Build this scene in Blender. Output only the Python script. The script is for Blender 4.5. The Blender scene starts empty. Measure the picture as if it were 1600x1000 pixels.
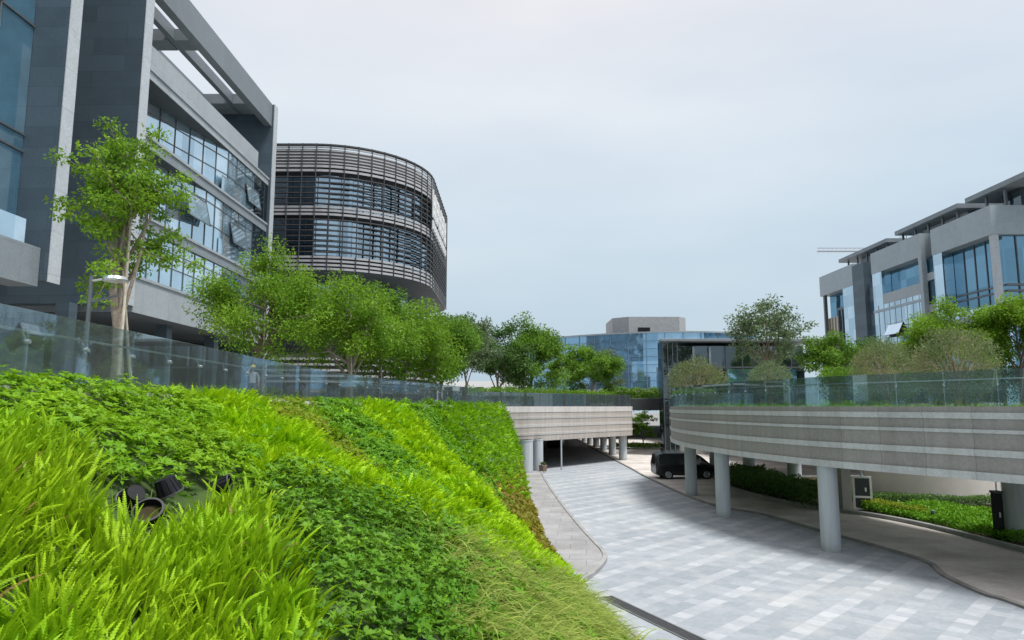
import bpy, bmesh, math, random
import numpy as np
from mathutils import Vector, Matrix
from mathutils.geometry import tessellate_polygon
random.seed(7); RNG = np.random.default_rng(11)
sc = bpy.context.scene
col = sc.collection
R = math.radians
EYE = 5.5

# ------------------------------------------------------------------ helpers
def tag(o, label=None, cat=None, group=None, kind=None):
    if label: o['label'] = label
    if cat: o['category'] = cat
    if group: o['group'] = group
    if kind: o['kind'] = kind
    return o

def empty(name, loc, label=None, cat=None, group=None):
    o = bpy.data.objects.new(name, None); col.objects.link(o)
    o.location = loc; o.empty_display_size = .2
    return tag(o, label, cat, group)

ORIG = {}
def origin_of(o):
    p = Vector((0, 0, 0))
    while o is not None:
        p += Vector(o.location); o = o.parent
    return p

class MB:
    def __init__(s): s.v = []; s.f = []; s.m = []; s.arc = []
    def add(s, vs, fs, mi=0, arc=None):
        b = len(s.v); s.v += [tuple(v) for v in vs]
        s.arc += list(arc) if arc is not None else [0.0]*len(vs)
        for k, f in enumerate(fs):
            s.f.append(tuple(b+i for i in f)); s.m.append(mi if isinstance(mi, int) else mi[k])
        return s
    def box(s, x0, x1, y0, y1, z0, z1, mi=0):
        v = [(x0,y0,z0),(x1,y0,z0),(x1,y1,z0),(x0,y1,z0),(x0,y0,z1),(x1,y0,z1),(x1,y1,z1),(x0,y1,z1)]
        return s.add(v, [(3,2,1,0),(4,5,6,7),(0,1,5,4),(1,2,6,5),(2,3,7,6),(3,0,4,7)], mi)
    def bar(s, p, q, w, h, mi=0, up=(0,0,1)):
        p = Vector(p); q = Vector(q); d = (q-p).normalized(); u = Vector(up)
        a = d.cross(u)
        if a.length < 1e-4: a = d.cross(Vector((1,0,0)))
        a.normalize(); b = a.cross(d).normalized(); a = a*w/2; b = b*h/2
        v = [p-a-b, p+a-b, p+a+b, p-a+b, q-a-b, q+a-b, q+a+b, q-a+b]
        return s.add(v, [(3,2,1,0),(4,5,6,7),(0,1,5,4),(1,2,6,5),(2,3,7,6),(3,0,4,7)], mi)
    def tube(s, path, r, n=8, mi=0, cap=True):
        path = [Vector(p) for p in path]
        if not hasattr(r, '__len__'): r = [r]*len(path)
        rings = []; prev = None
        for i, p in enumerate(path):
            d = (path[min(i+1, len(path)-1)] - path[max(i-1, 0)])
            if d.length < 1e-6: d = Vector((0,0,1))
            d.normalize()
            if prev is None:
                a = d.cross(Vector((0,0,1)))
                if a.length < .05: a = d.cross(Vector((0,1,0)))
            else: a = prev - d*prev.dot(d)
            a.normalize(); prev = a; b = d.cross(a)
            rings.append([p + (a*math.cos(t)+b*math.sin(t))*r[i] for t in [2*math.pi*k/n for k in range(n)]])
        vs = [v for ring in rings for v in ring]; fs = []
        for i in range(len(path)-1):
            for k in range(n):
                k2 = (k+1) % n
                fs.append((i*n+k, i*n+k2, (i+1)*n+k2, (i+1)*n+k))
        if cap: fs.append(tuple(reversed(range(n)))); fs.append(tuple((len(path)-1)*n+k for k in range(n)))
        return s.add(vs, fs, mi)
    def cyl(s, x, y, z0, z1, r, n=28, r1=None, mi=0):
        return s.tube([(x,y,z0),(x,y,z1)], [r, r if r1 is None else r1], n, mi)
    def prism(s, poly, z0, z1, mi=0):
        n = len(poly)
        vs = [(x,y,z0) for x,y in poly] + [(x,y,z1) for x,y in poly]
        tri = tessellate_polygon([[Vector((x,y,0)) for x,y in poly]])
        fs = [tuple(reversed(t)) for t in tri] + [tuple(i+n for i in t) for t in tri]
        fs += [(i,(i+1)%n,(i+1)%n+n,i+n) for i in range(n)]
        return s.add(vs, fs, mi)
    def sheet(s, poly, z, mi=0):
        tri = tessellate_polygon([[Vector((x,y,0)) for x,y in poly]])
        fs = []
        for t in tri:
            a,b,c = [poly[i] for i in t]
            cr = (b[0]-a[0])*(c[1]-a[1])-(b[1]-a[1])*(c[0]-a[0])
            fs.append(tuple(t) if cr > 0 else tuple(reversed(t)))
        return s.add([(x,y,z) for x,y in poly], fs, mi)
    def sweep(s, path, prof, mis=0, closed_prof=False, zf=None):
        """path of (x,y); prof list of (offset to the left normal, z)"""
        nr = normals2(path); L = arclen(path); vs = []; arc = []; m = len(prof)
        for i, (p, nn) in enumerate(zip(path, nr)):
            dz = zf(p) if zf else 0
            for d, z in prof:
                vs.append((p[0]+nn[0]*d, p[1]+nn[1]*d, z+dz)); arc.append(L[i])
        fs = []; mi = []
        K = m if closed_prof else m-1
        for i in range(len(path)-1):
            for k in range(K):
                k2 = (k+1) % m
                fs.append((i*m+k, (i+1)*m+k, (i+1)*m+k2, i*m+k2)); mi.append(mis if isinstance(mis,int) else mis[k])
        if closed_prof:
            fs.append(tuple(range(m))); mi.append(0); fs.append(tuple(reversed([(len(path)-1)*m+k for k in range(m)]))); mi.append(0)
        return s.add(vs, fs, mi, arc)
    def build(s, name, mats, parent=None, smooth=False, bevel=0, label=None, cat=None, group=None, kind=None, fixn=True):
        me = bpy.data.meshes.new(name)
        V = np.array(s.v, dtype=np.float64)
        if parent is not None: o0 = np.array(origin_of(parent))
        else:
            o0 = np.array([(V[:,0].min()+V[:,0].max())/2, (V[:,1].min()+V[:,1].max())/2, V[:,2].min()])
            if kind in ('structure', 'stuff'): o0 = np.zeros(3)
        me.from_pydata((V-o0).tolist(), [], s.f)
        if not isinstance(mats, (list, tuple)): mats = [mats]
        for mt in mats: me.materials.append(mt)
        if len(mats) > 1: me.polygons.foreach_set('material_index', s.m)
        if any(s.arc):
            a = me.attributes.new('arc', 'FLOAT', 'POINT'); a.data.foreach_set('value', s.arc)
        if fixn:
            bm = bmesh.new(); bm.from_mesh(me); bmesh.ops.recalc_face_normals(bm, faces=bm.faces); bm.to_mesh(me); bm.free()
        if smooth: me.polygons.foreach_set('use_smooth', [True]*len(me.polygons))
        me.update()
        o = bpy.data.objects.new(name, me); col.objects.link(o)
        if parent is not None: o.parent = parent
        else: o.location = o0
        if smooth:
            mod = o.modifiers.new('es', 'EDGE_SPLIT'); mod.split_angle = R(40)
        if bevel:
            b = o.modifiers.new('bv', 'BEVEL'); b.width = bevel; b.segments = 2; b.limit_method = 'ANGLE'
        return tag(o, label, cat, group, kind)

def np_mesh(name, V, F, mat, parent=None, tint=None, label=None, cat=None, kind=None, group=None, smooth=False):
    me = bpy.data.meshes.new(name)
    V = np.asarray(V, dtype=np.float32).reshape(-1,3)
    o0 = np.zeros(3) if parent is None else np.array(origin_of(parent))
    V = V - o0
    F = np.asarray(F, dtype=np.int32); k = F.shape[1]
    me.vertices.add(len(V)); me.vertices.foreach_set('co', V.astype(np.float32).ravel())
    me.loops.add(F.size); me.loops.foreach_set('vertex_index', F.ravel())
    me.polygons.add(len(F))
    me.polygons.foreach_set('loop_start', np.arange(0, F.size, k, dtype=np.int32))
    me.polygons.foreach_set('loop_total', np.full(len(F), k, dtype=np.int32))
    if smooth: me.polygons.foreach_set('use_smooth', np.ones(len(F), dtype=bool))
    if tint is not None:
        a = me.attributes.new('tint', 'FLOAT', 'POINT'); a.data.foreach_set('value', np.asarray(tint, dtype=np.float32).ravel())
    me.materials.append(mat); me.update(calc_edges=True); me.validate()
    o = bpy.data.objects.new(name, me); col.objects.link(o)
    if parent is not None: o.parent = parent
    return tag(o, label, cat, group, kind)

def catmull(pts, n=8):
    P = [np.array(p, float) for p in pts]; P = [2*P[0]-P[1]] + P + [2*P[-1]-P[-2]]; out = []
    for i in range(1, len(P)-2):
        a,b,c,d = P[i-1:i+3]
        for k in range(n):
            t = k/n
            out.append(tuple(.5*((2*b)+(c-a)*t+(2*a-5*b+4*c-d)*t*t+(3*b-a-3*c+d)*t**3)))
    out.append(tuple(P[-2])); return out
def normals2(path):
    out = []
    for i in range(len(path)):
        a = np.array(path[max(i-1,0)][:2]); b = np.array(path[min(i+1,len(path)-1)][:2]); d = b-a; d = d/(np.linalg.norm(d)+1e-9)
        out.append((-d[1], d[0]))
    return out
def arclen(path):
    L = [0.0]
    for a, b in zip(path[:-1], path[1:]): L.append(L[-1]+math.dist(a[:2], b[:2]))
    return L
def resample(path, step):
    L = arclen(path); n = max(1, round(L[-1]/step)); t = np.linspace(0, L[-1], n+1)
    return list(zip(np.interp(t, L, [p[0] for p in path]), np.interp(t, L, [p[1] for p in path])))
def offset(path, d):
    return [(p[0]+n[0]*d, p[1]+n[1]*d) for p, n in zip(path, normals2(path))]

# ------------------------------------------------------------------ materials
def new_mat(name):
    m = bpy.data.materials.new(name); m.use_nodes = True
    nt = m.node_tree; nt.nodes.clear()
    return m, nt, nt.nodes, nt.links
class G:
    """tiny node-graph helper"""
    def __init__(s, name): s.m, s.nt, s.N, s.L = new_mat(name)
    def n(s, typ, **kw):
        nd = s.N.new(typ)
        for k, v in kw.items():
            if k.startswith('i_'):
                key = k[2:]; key = int(key) if key.isdigit() else key.replace('_', ' ')
                if isinstance(v, bpy.types.NodeSocket): s.L.new(v, nd.inputs[key])
                else: nd.inputs[key].default_value = v
            else: setattr(nd, k, v)
        return nd
    def mix(s, fac, a, b, blend='MIX'):
        nd = s.N.new('ShaderNodeMix'); nd.data_type = 'RGBA'; nd.blend_type = blend; nd.clamp_factor = True
        for sock, v in ((nd.inputs[0], fac), (nd.inputs[6], a), (nd.inputs[7], b)):
            if isinstance(v, bpy.types.NodeSocket): s.L.new(v, sock)
            else: sock.default_value = v if not isinstance(v, tuple) else (*v[:3], 1)
        return nd.outputs[2]
    def math(s, op, a, b=0.0, c=None):
        nd = s.N.new('ShaderNodeMath'); nd.operation = op
        for i, v in enumerate((a, b) if c is None else (a, b, c)):
            if isinstance(v, bpy.types.NodeSocket): s.L.new(v, nd.inputs[i])
            else: nd.inputs[i].default_value = v
        return nd.outputs[0]
    def pos(s): return s.n('ShaderNodeNewGeometry').outputs['Position']
    def noise(s, scale, detail=4, vec=None, rough=.55):
        nd = s.n('ShaderNodeTexNoise'); nd.inputs['Scale'].default_value = scale; nd.inputs['Detail'].default_value = detail
        nd.inputs['Roughness'].default_value = rough
        s.L.new(vec if vec is not None else s.pos(), nd.inputs['Vector']); return nd.outputs[0]
    def ramp(s, fac, a, b, ca=(0,0,0), cb=(1,1,1)):
        nd = s.n('ShaderNodeValToRGB'); s.L.new(fac, nd.inputs[0])
        nd.color_ramp.elements[0].position = a; nd.color_ramp.elements[1].position = b
        nd.color_ramp.elements[0].color = (*ca, 1); nd.color_ramp.elements[1].color = (*cb, 1)
        return nd.outputs[0]
    def bump(s, h, strength=.3, dist=.02):
        return s.n('ShaderNodeBump', i_Strength=strength, i_Distance=dist, i_Height=h).outputs[0]
    def out(s, sh): s.L.new(sh, s.n('ShaderNodeOutputMaterial').inputs[0]); return s.m
    def pbr(s, color, rough=.6, metal=0., normal=None, spec=.5, **kw):
        p = s.n('ShaderNodeBsdfPrincipled')
        for k, v in (('Base Color', color), ('Roughness', rough), ('Metallic', metal), ('Specular IOR Level', spec), ('Normal', normal)):
            if v is None: continue
            if isinstance(v, bpy.types.NodeSocket): s.L.new(v, p.inputs[k])
            else: p.inputs[k].default_value = (*v, 1) if isinstance(v, tuple) else v
        return p.outputs[0]
    def wall_uv(s):
        sp = s.n('ShaderNodeSeparateXYZ'); s.L.new(s.pos(), sp.inputs[0])
        h = s.math('ADD', sp.outputs[0], sp.outputs[1])
        c = s.n('ShaderNodeCombineXYZ'); s.L.new(h, c.inputs[0]); s.L.new(sp.outputs[2], c.inputs[1])
        return c.outputs[0], h, sp.outputs[2]

def plain(name, c, rough=.6, metal=0., var=.12, scale=3., bump=0., spec=.5):
    g = G(name); n = g.noise(scale, 5)
    a = tuple(x*(1-var) for x in c); b = tuple(min(1, x*(1+var)) for x in c)
    colr = g.mix(g.ramp(n, .3, .7), a, b)
    nm = g.bump(g.noise(scale*9, 3), bump) if bump else None
    return g.out(g.pbr(colr, rough, metal, nm, spec))

def granite(name, base, bw, rh, joint=.012, dark=.45, var=.25):
    g = G(name); uv, h, z = g.wall_uv()
    b = g.n('ShaderNodeTexBrick', offset=.5)
    g.L.new(uv, b.inputs['Vector'])
    b.inputs['Scale'].default_value = 1; b.inputs['Brick Width'].default_value = bw; b.inputs['Row Height'].default_value = rh
    b.inputs['Mortar Size'].default_value = joint; b.inputs['Bias'].default_value = 0
    b.inputs['Color1'].default_value = (*[x*(1-var) for x in base], 1); b.inputs['Color2'].default_value = (*[x*(1+var) for x in base], 1)
    b.inputs['Mortar'].default_value = (*[x*dark for x in base], 1)
    n = g.noise(1.3, 6, uv); n2 = g.noise(14, 3)
    c = g.mix(g.math('MULTIPLY', n, .7), b.outputs[0], tuple(x*1.5 for x in base), 'MIX')
    c = g.mix(.35, c, g.ramp(n2, .3, .7, (.55,.55,.55), (1.3,1.3,1.3)), 'MULTIPLY')
    return g.out(g.pbr(c, .45, 0, g.bump(b.outputs[1], -.3, .01)))

def pane_glass(name, pw, ph, cdark, clight, tint, refl=.7, jitter=.03, zoff=0.0, blinds=.0, rough=.03):
    """curtain wall: every pane has its own slight tilt, tint and darkness behind it"""
    g = G(name); uv, h, z = g.wall_uv()
    fh = g.math('FLOOR', g.math('DIVIDE', h, pw)); fz = g.math('FLOOR', g.math('DIVIDE', g.math('ADD', z, zoff), ph))
    c = g.n('ShaderNodeCombineXYZ'); g.L.new(fh, c.inputs[0]); g.L.new(fz, c.inputs[1])
    w = g.n('ShaderNodeTexWhiteNoise', noise_dimensions='2D'); g.L.new(c.outputs[0], w.inputs[0])
    geo = g.n('ShaderNodeNewGeometry')
    v1 = g.n('ShaderNodeVectorMath', operation='SUBTRACT'); g.L.new(w.outputs[1], v1.inputs[0]); v1.inputs[1].default_value = (.5,.5,.5)
    wob = g.n('ShaderNodeTexNoise'); wob.inputs['Scale'].default_value = .8; wob.inputs['Detail'].default_value = 1; g.L.new(g.pos(), wob.inputs['Vector'])
    v1b = g.n('ShaderNodeVectorMath', operation='SUBTRACT'); g.L.new(wob.outputs[1], v1b.inputs[0]); v1b.inputs[1].default_value = (.5,.5,.5)
    va = g.n('ShaderNodeVectorMath', operation='ADD'); g.L.new(v1.outputs[0], va.inputs[0]); g.L.new(v1b.outputs[0], va.inputs[1])
    v2 = g.n('ShaderNodeVectorMath', operation='SCALE'); g.L.new(va.outputs[0], v2.inputs[0]); v2.inputs['Scale'].default_value = jitter
    v3 = g.n('ShaderNodeVectorMath', operation='ADD'); g.L.new(geo.outputs['Normal'], v3.inputs[0]); g.L.new(v2.outputs[0], v3.inputs[1])
    v4 = g.n('ShaderNodeVectorMath', operation='NORMALIZE'); g.L.new(v3.outputs[0], v4.inputs[0])
    r = w.outputs[0]
    inner = g.mix(g.ramp(r, .55, .8), cdark, clight)
    inner = g.mix(.5, inner, g.ramp(g.noise(.7, 3, uv), .35, .65, (.5,.5,.5), (1.25,1.25,1.25)), 'MULTIPLY')
    d = g.n('ShaderNodeBsdfDiffuse'); g.L.new(inner, d.inputs[0])
    gl = g.n('ShaderNodeBsdfGlossy'); gl.inputs['Roughness'].default_value = rough; gl.inputs['Color'].default_value = (*tint, 1)
    g.L.new(v4.outputs[0], gl.inputs['Normal'])
    lw = g.n('ShaderNodeLayerWeight'); lw.inputs[0].default_value = .35
    fac = g.math('ADD', g.math('MULTIPLY', g.math('ADD', g.math('MULTIPLY', r, .3), .85), refl), g.math('MULTIPLY', lw.outputs[0], .3))
    fac = g.math('MINIMUM', fac, 1.0)
    mx = g.n('ShaderNodeMixShader'); g.L.new(fac, mx.inputs[0]); g.L.new(d.outputs[0], mx.inputs[1]); g.L.new(gl.outputs[0], mx.inputs[2])
    return g.out(mx.outputs[0])

def clear_glass(name, tint, refl=.12, edge=.5):
    g = G(name)
    t = g.n('ShaderNodeBsdfTransparent'); t.inputs[0].default_value = (*tint, 1)
    gl = g.n('ShaderNodeBsdfGlossy'); gl.inputs['Roughness'].default_value = .02; gl.inputs['Color'].default_value = (.92,.97,1,1)
    lw = g.n('ShaderNodeLayerWeight'); lw.inputs[0].default_value = .4
    fac = g.math('ADD', g.math('MULTIPLY', lw.outputs[0], edge), refl); fac = g.math('MINIMUM', fac, .85)
    smear = g.n('ShaderNodeBsdfDiffuse'); smear.inputs[0].default_value = (.55,.6,.6,1)
    m0 = g.n('ShaderNodeMixShader'); m0.inputs[0].default_value = .06
    g.L.new(t.outputs[0], m0.inputs[1]); g.L.new(smear.outputs[0], m0.inputs[2])
    m = g.n('ShaderNodeMixShader'); g.L.new(fac, m.inputs[0]); g.L.new(m0.outputs[0], m.inputs[1]); g.L.new(gl.outputs[0], m.inputs[2])
    return g.out(m.outputs[0])

def leaf_mat(name, c1, c2, c3=None, trans=.35, rough=.45, patch=.6):
    """c1..c2 by plant tint (shade painted into fern bases) and leaf, c3 a patchy second growth colour"""
    g = G(name)
    at = g.n('ShaderNodeAttribute', attribute_name='tint')
    isl = g.n('ShaderNodeNewGeometry').outputs['Random Per Island']
    f = g.math('ADD', g.math('MULTIPLY', at.outputs['Fac'], .7), g.math('MULTIPLY', isl, .3))
    c = g.mix(f, c1, c2)
    if c3: c = g.mix(g.math('MULTIPLY', g.ramp(g.noise(patch, 4), .45, .62), .75), c, c3)
    p = g.pbr(c, max(rough, .5), 0, None, .18)
    tr = g.n('ShaderNodeBsdfTranslucent'); g.L.new(g.mix(.5, c, tuple(min(1, x*1.35) for x in c2)), tr.inputs[0])
    m = g.n('ShaderNodeMixShader'); m.inputs[0].default_value = trans
    g.L.new(p, m.inputs[1]); g.L.new(tr.outputs[0], m.inputs[2])
    return g.out(m.outputs[0])

M = {}
M['granite'] = granite('dark_granite', (.058,.085,.108), 3.4, .92)
M['trim'] = granite('pale_trim', (.36,.395,.42), 4, 1.84, .02, .6, .06)
M['spandrel'] = granite('spandrel_panel', (.27,.305,.325), 1.35, 6, .012, .55, .08)
M['spandrel_dark'] = granite('grey_panel', (.175,.205,.225), 1.8, 3, .012, .55, .1)
M['beamclad'] = granite('beam_cladding', (.13,.155,.172), 2.2, 3.0, .012, .6, .16)
M['panel_right'] = granite('pale_panel', (.27,.315,.345), 1.8, 3, .012, .6, .07)
M['roofmetal'] = plain('roof_metal', (.19,.22,.24), .5, 0, .14, .8)
M['soffit'] = plain('soffit_panel', (.075,.09,.1), .6, 0, .1, .6)
M['mullion'] = plain('mullion_metal', (.12,.135,.145), .4, .3)
M['palemullion'] = plain('pale_mullion', (.33,.39,.43), .45, .2)
M['glassB'] = pane_glass('pale_glass', 1.35, 1.9, (.24,.37,.46), (.50,.58,.63), (.74,.89,.98), .62, .012, rough=.05)
M['pane'] = pane_glass('tilted_pane', 9, 9, (.2,.3,.36), (.3,.4,.46), (.7,.85,.95), .3, 0)
M['glassA'] = pane_glass('blue_glass', 2.2, 4.2, (.09,.21,.30), (.24,.38,.47), (.50,.76,.92), .62, .03)
M['glassdark'] = pane_glass('dark_glass', 1.6, 3.2, (.012,.018,.022), (.06,.075,.08), (.5,.58,.63), .22, .05)
M['glassL'] = pane_glass('louver_glass', 1.3, 3.9, (.02,.03,.036), (.34,.40,.46), (.62,.78,.9), .5, .05)
M['glassF'] = pane_glass('sky_blue_glass', 3.0, 2.6, (.17,.33,.48), (.32,.47,.60), (.46,.70,.90), .48, .03)
M['glassR'] = pane_glass('right_glass', 1.5, 2.0, (.1,.17,.23), (.42,.49,.54), (.72,.85,.94), .7, .03)
M['glassRd'] = pane_glass('right_blue_glass', 2.2, 4.0, (.03,.08,.12), (.07,.14,.19), (.32,.55,.72), .5, .03)
M['fence_glass'] = clear_glass('balustrade_glass', (.66,.80,.80), .06, .62)
M['fence_glass_left'] = clear_glass('balustrade_glass_left', (.80,.88,.89), .06, .5)
M['rail_glass'] = clear_glass('smoked_glass', (.45,.53,.56), .06, .3)
M['steel'] = plain('brushed_steel', (.5,.53,.55), .3, .8, .08, 5)
M['louver_white'] = plain('louver_white', (.37,.38,.395), .5, 0, .08, .7)
M['louver_dark'] = plain('louver_dark', (.06,.064,.07), .5, .1, .15, 2)
M['bandback'] = plain('band_back', (.06,.06,.062), .7)
g = G('column_paint'); mp_ = g.n('ShaderNodeMapping'); mp_.inputs['Scale'].default_value = (4,4,.35); g.L.new(g.pos(), mp_.inputs[0])
zc_ = g.n('ShaderNodeSeparateXYZ'); g.L.new(g.pos(), zc_.inputs[0])
c_ = g.mix(g.ramp(g.noise(1.6, 6, mp_.outputs[0], .65), .35, .7), (.40,.445,.475), (.50,.545,.575))
splash = g.math('MULTIPLY', g.ramp(g.math('ADD', zc_.outputs[2], g.math('MULTIPLY', g.noise(5, 4), .35)), .15, .5, (1,1,1), (0,0,0)), .5)
c_ = g.mix(splash, c_, (.17,.165,.15))
M['paintgrey'] = g.out(g.pbr(c_, .5, 0, g.bump(g.noise(30, 3), .05, .01)))
M['concrete'] = plain('concrete', (.38,.365,.345), .8, 0, .16, .8, .1)
M['beigewall'] = plain('beige_render', (.5,.475,.44), .8, 0, .12, .6, .06)
M['black'] = plain('black_plastic', (.012,.013,.016), .5, 0, .2, 6, 0, .2)
M['white'] = plain('white_paint', (.75,.76,.76), .45, 0, .05, 3)
M['bark'] = plain('bark', (.16,.125,.095), .9, 0, .35, 9, .5)
M['barkpale'] = plain('pale_bark', (.3,.25,.2), .9, 0, .3, 9, .4)
M['stake'] = plain('bamboo_stake', (.48,.44,.36), .7, 0, .15, 6)

def fascia_mat(name, c, jw, rough=.5, var=.14):
    g = G(name)
    at = g.n('ShaderNodeAttribute', attribute_name='arc').outputs['Fac']
    q = g.math('DIVIDE', at, jw); fr = g.math('FRACT', q)
    joint = g.math('LESS_THAN', fr, .012)
    w = g.n('ShaderNodeTexWhiteNoise', noise_dimensions='1D'); g.L.new(g.math('FLOOR', q), w.inputs['W'])
    base = g.mix(w.outputs[0], tuple(x*(1-var) for x in c), tuple(x*(1+var) for x in c))
    n = g.ramp(g.noise(9, 6, None, .7), .3, .7, (.78,.78,.78), (1.2,1.2,1.2))
    base = g.mix(.7, base, n, 'MULTIPLY')
    sp = g.n('ShaderNodeMapping'); sp.inputs['Scale'].default_value = (1.4,1.4,.12); g.L.new(g.pos(), sp.inputs[0])
    streak = g.ramp(g.noise(2.2, 5, sp.outputs[0]), .35, .62, (.8,.79,.77), (1.05,1.05,1.05))
    base = g.mix(.55, base, streak, 'MULTIPLY')
    base = g.mix(joint, base, tuple(x*.55 for x in c))
    return g.out(g.pbr(base, rough))
M['stone'] = fascia_mat('fascia_stone', (.33,.32,.31), 1.55, .55, .05)
M['stonepale'] = fascia_mat('fascia_pale', (.58,.60,.61), 1.55, .5, .06)
M['stoneb'] = fascia_mat('bridge_stone', (.40,.375,.35), 2.4)
M['stonebpale'] = fascia_mat('bridge_pale', (.66,.64,.62), 2.4, .5, .05)

def paving():
    g = G('plaza_paving')
    mp = g.n('ShaderNodeMapping'); mp.inputs['Rotation'].default_value = (0,0,R(-46)); g.L.new(g.pos(), mp.inputs[0])
    wb = g.noise(.25, 2)
    sp = g.n('ShaderNodeSeparateXYZ'); g.L.new(mp.outputs[0], sp.inputs[0])
    S = .46
    row = g.math('FLOOR', g.math('DIVIDE', sp.outputs[1], S))
    colm = g.math('FLOOR', g.math('DIVIDE', sp.outputs[0], S))
    c = g.n('ShaderNodeCombineXYZ'); g.L.new(colm, c.inputs[0]); g.L.new(row, c.inputs[1])
    w = g.n('ShaderNodeTexWhiteNoise', noise_dimensions='2D'); g.L.new(c.outputs[0], w.inputs[0])
    wr = g.n('ShaderNodeTexWhiteNoise', noise_dimensions='1D'); g.L.new(row, wr.inputs['W'])
    fx = g.math('FRACT', g.math('DIVIDE', sp.outputs[0], S)); fy = g.math('FRACT', g.math('DIVIDE', sp.outputs[1], S))
    jx = g.math('LESS_THAN', fx, .035); jy = g.math('LESS_THAN', fy, .035)
    joint = g.math('MAXIMUM', jx, jy)
    # every third course is a pale one broken by grey tiles
    pal = g.math('LESS_THAN', g.math('MODULO', g.math('ADD', row, 900.), 3.), .5)
    alt = g.math('LESS_THAN', g.math('MODULO', g.math('ADD', colm, 900.), 2.), .5)
    light = g.math('MULTIPLY', pal, g.math('ADD', g.math('MULTIPLY', alt, .55), .4))
    f = g.math('ADD', g.math('MULTIPLY', light, .46), g.math('MULTIPLY', g.math('SUBTRACT', w.outputs[0], .5), .34))
    base = g.mix(g.math('ADD', f, .15), (.26,.295,.325), (.45,.475,.50))
    big = g.ramp(g.noise(.16, 5), .3, .7, (.82,.83,.85), (1.1,1.09,1.08))
    base = g.mix(.9, base, big, 'MULTIPLY')
    fine = g.ramp(g.noise(5, 6, None, .7), .3, .7, (.85,.85,.85), (1.12,1.12,1.12))
    base = g.mix(.8, base, fine, 'MULTIPLY')
    warm = g.ramp(g.noise(.35, 3), .55, .68)
    base = g.mix(g.math('MULTIPLY', warm, .35), base, (.50,.49,.47))
    base = g.mix(g.math('MULTIPLY', joint, .45), base, (.26,.28,.30))
    rough = g.ramp(g.noise(.5, 4), .3, .7, (.5,.5,.5), (.8,.8,.8))
    return g.out(g.pbr(base, rough, 0, g.bump(g.math('SUBTRACT', g.noise(20, 4), joint), .12, .01), .3))
M['paving'] = paving()

def slabs(name, c, bw, rh, rot=0., var=.12, stain=.35):
    g = G(name)
    mp = g.n('ShaderNodeMapping'); mp.inputs['Rotation'].default_value = (0,0,R(rot)); g.L.new(g.pos(), mp.inputs[0])
    b = g.n('ShaderNodeTexBrick', offset=.5); g.L.new(mp.outputs[0], b.inputs['Vector'])
    b.inputs['Scale'].default_value = 1; b.inputs['Brick Width'].default_value = bw; b.inputs['Row Height'].default_value = rh
    b.inputs['Mortar Size'].default_value = .012
    b.inputs['Color1'].default_value = (*[x*(1-var) for x in c], 1); b.inputs['Color2'].default_value = (*[x*(1+var) for x in c], 1)
    b.inputs['Mortar'].default_value = (*[x*.6 for x in c], 1)
    s1 = g.ramp(g.noise(.45, 6, None, .65), .38, .62, (.62,.6,.58), (1.08,1.08,1.08))
    base = g.mix(stain*2, b.outputs[0], s1, 'MULTIPLY')
    base = g.mix(.6, base, g.ramp(g.noise(7, 5, None, .7), .3, .7, (.82,.82,.82), (1.15,1.15,1.15)), 'MULTIPLY')
    return g.out(g.pbr(base, .75, 0, g.bump(g.noise(25, 3), .12, .01), .3))
M['sidewalk'] = slabs('sidewalk_slabs', (.30,.305,.315), 1.2, .9, 6, .07, .3)
M['driveway'] = slabs('driveway_concrete', (.56,.535,.505), 5, 4.2, -20, .04, .36)
M['kerb'] = plain('kerb_stone', (.27,.275,.28), .7, 0, .2, 1.5, .1)
M['kerbdark'] = plain('worn_kerb', (.2,.195,.185), .8, 0, .3, 1.2, .1)
M['terrace'] = slabs('terrace_paving', (.42,.42,.41), 1.2, .6)
M['soil'] = plain('soil', (.05,.042,.022), .95, 0, .5, 2.5, .4, .1)
M['asphalt'] = plain('lower_ground', (.2,.2,.2), .9, 0, .2, .3)

# ------------------------------------------------------------------ camera, sky, sun
cam = bpy.data.cameras.new('camera'); co = bpy.data.objects.new('camera', cam); col.objects.link(co)
cam.sensor_width = 36; cam.lens = 36*1066.7/1600; cam.clip_start = .05; cam.clip_end = 2000
co.location = (0, 0, EYE); co.rotation_euler = (R(90)+math.atan(135/1066.7), 0, 0)
sc.camera = co

SUN_EL, SUN_AZ = 66, 118     # degrees; azimuth clockwise from +y
w = bpy.data.worlds.new('World'); sc.world = w; w.use_nodes = True
nt = w.node_tree; nt.nodes.clear()
def wn(t, **k):
    n = nt.nodes.new(t)
    for a, b in k.items(): setattr(n, a, b)
    return n
sky = wn('ShaderNodeTexSky', sky_type='NISHITA'); sky.sun_disc = False
sky.sun_elevation = R(SUN_EL); sky.sun_rotation = R(SUN_AZ); sky.dust_density = 3; sky.air_density = 1.5
bg1 = wn('ShaderNodeBackground'); bg1.inputs[1].default_value = .05; nt.links.new(sky.outputs[0], bg1.inputs[0])
tc = wn('ShaderNodeTexCoord'); sep = wn('ShaderNodeSeparateXYZ'); nt.links.new(tc.outputs['Generated'], sep.inputs[0])
mp = wn('ShaderNodeMapping'); mp.inputs['Scale'].default_value = (1,1,3.2); nt.links.new(tc.outputs['Generated'], mp.inputs[0])
nz = wn('ShaderNodeTexNoise'); nz.inputs['Scale'].default_value = 2.1; nz.inputs['Detail'].default_value = 5; nz.inputs['Roughness'].default_value = .45
nt.links.new(mp.outputs[0], nz.inputs['Vector'])
rampz = wn('ShaderNodeValToRGB'); nt.links.new(sep.outputs[2], rampz.inputs[0])
e = rampz.color_ramp.elements; e[0].position = .0; e[0].color = (.53,.645,.735,1); e[1].position = .62; e[1].color = (.88,.84,.86,1)
for p, c in ((.12,(.55,.675,.77,1)), (.28,(.65,.755,.84,1)), (.42,(.76,.815,.875,1))):
    k = e.new(p); k.color = c
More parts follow.
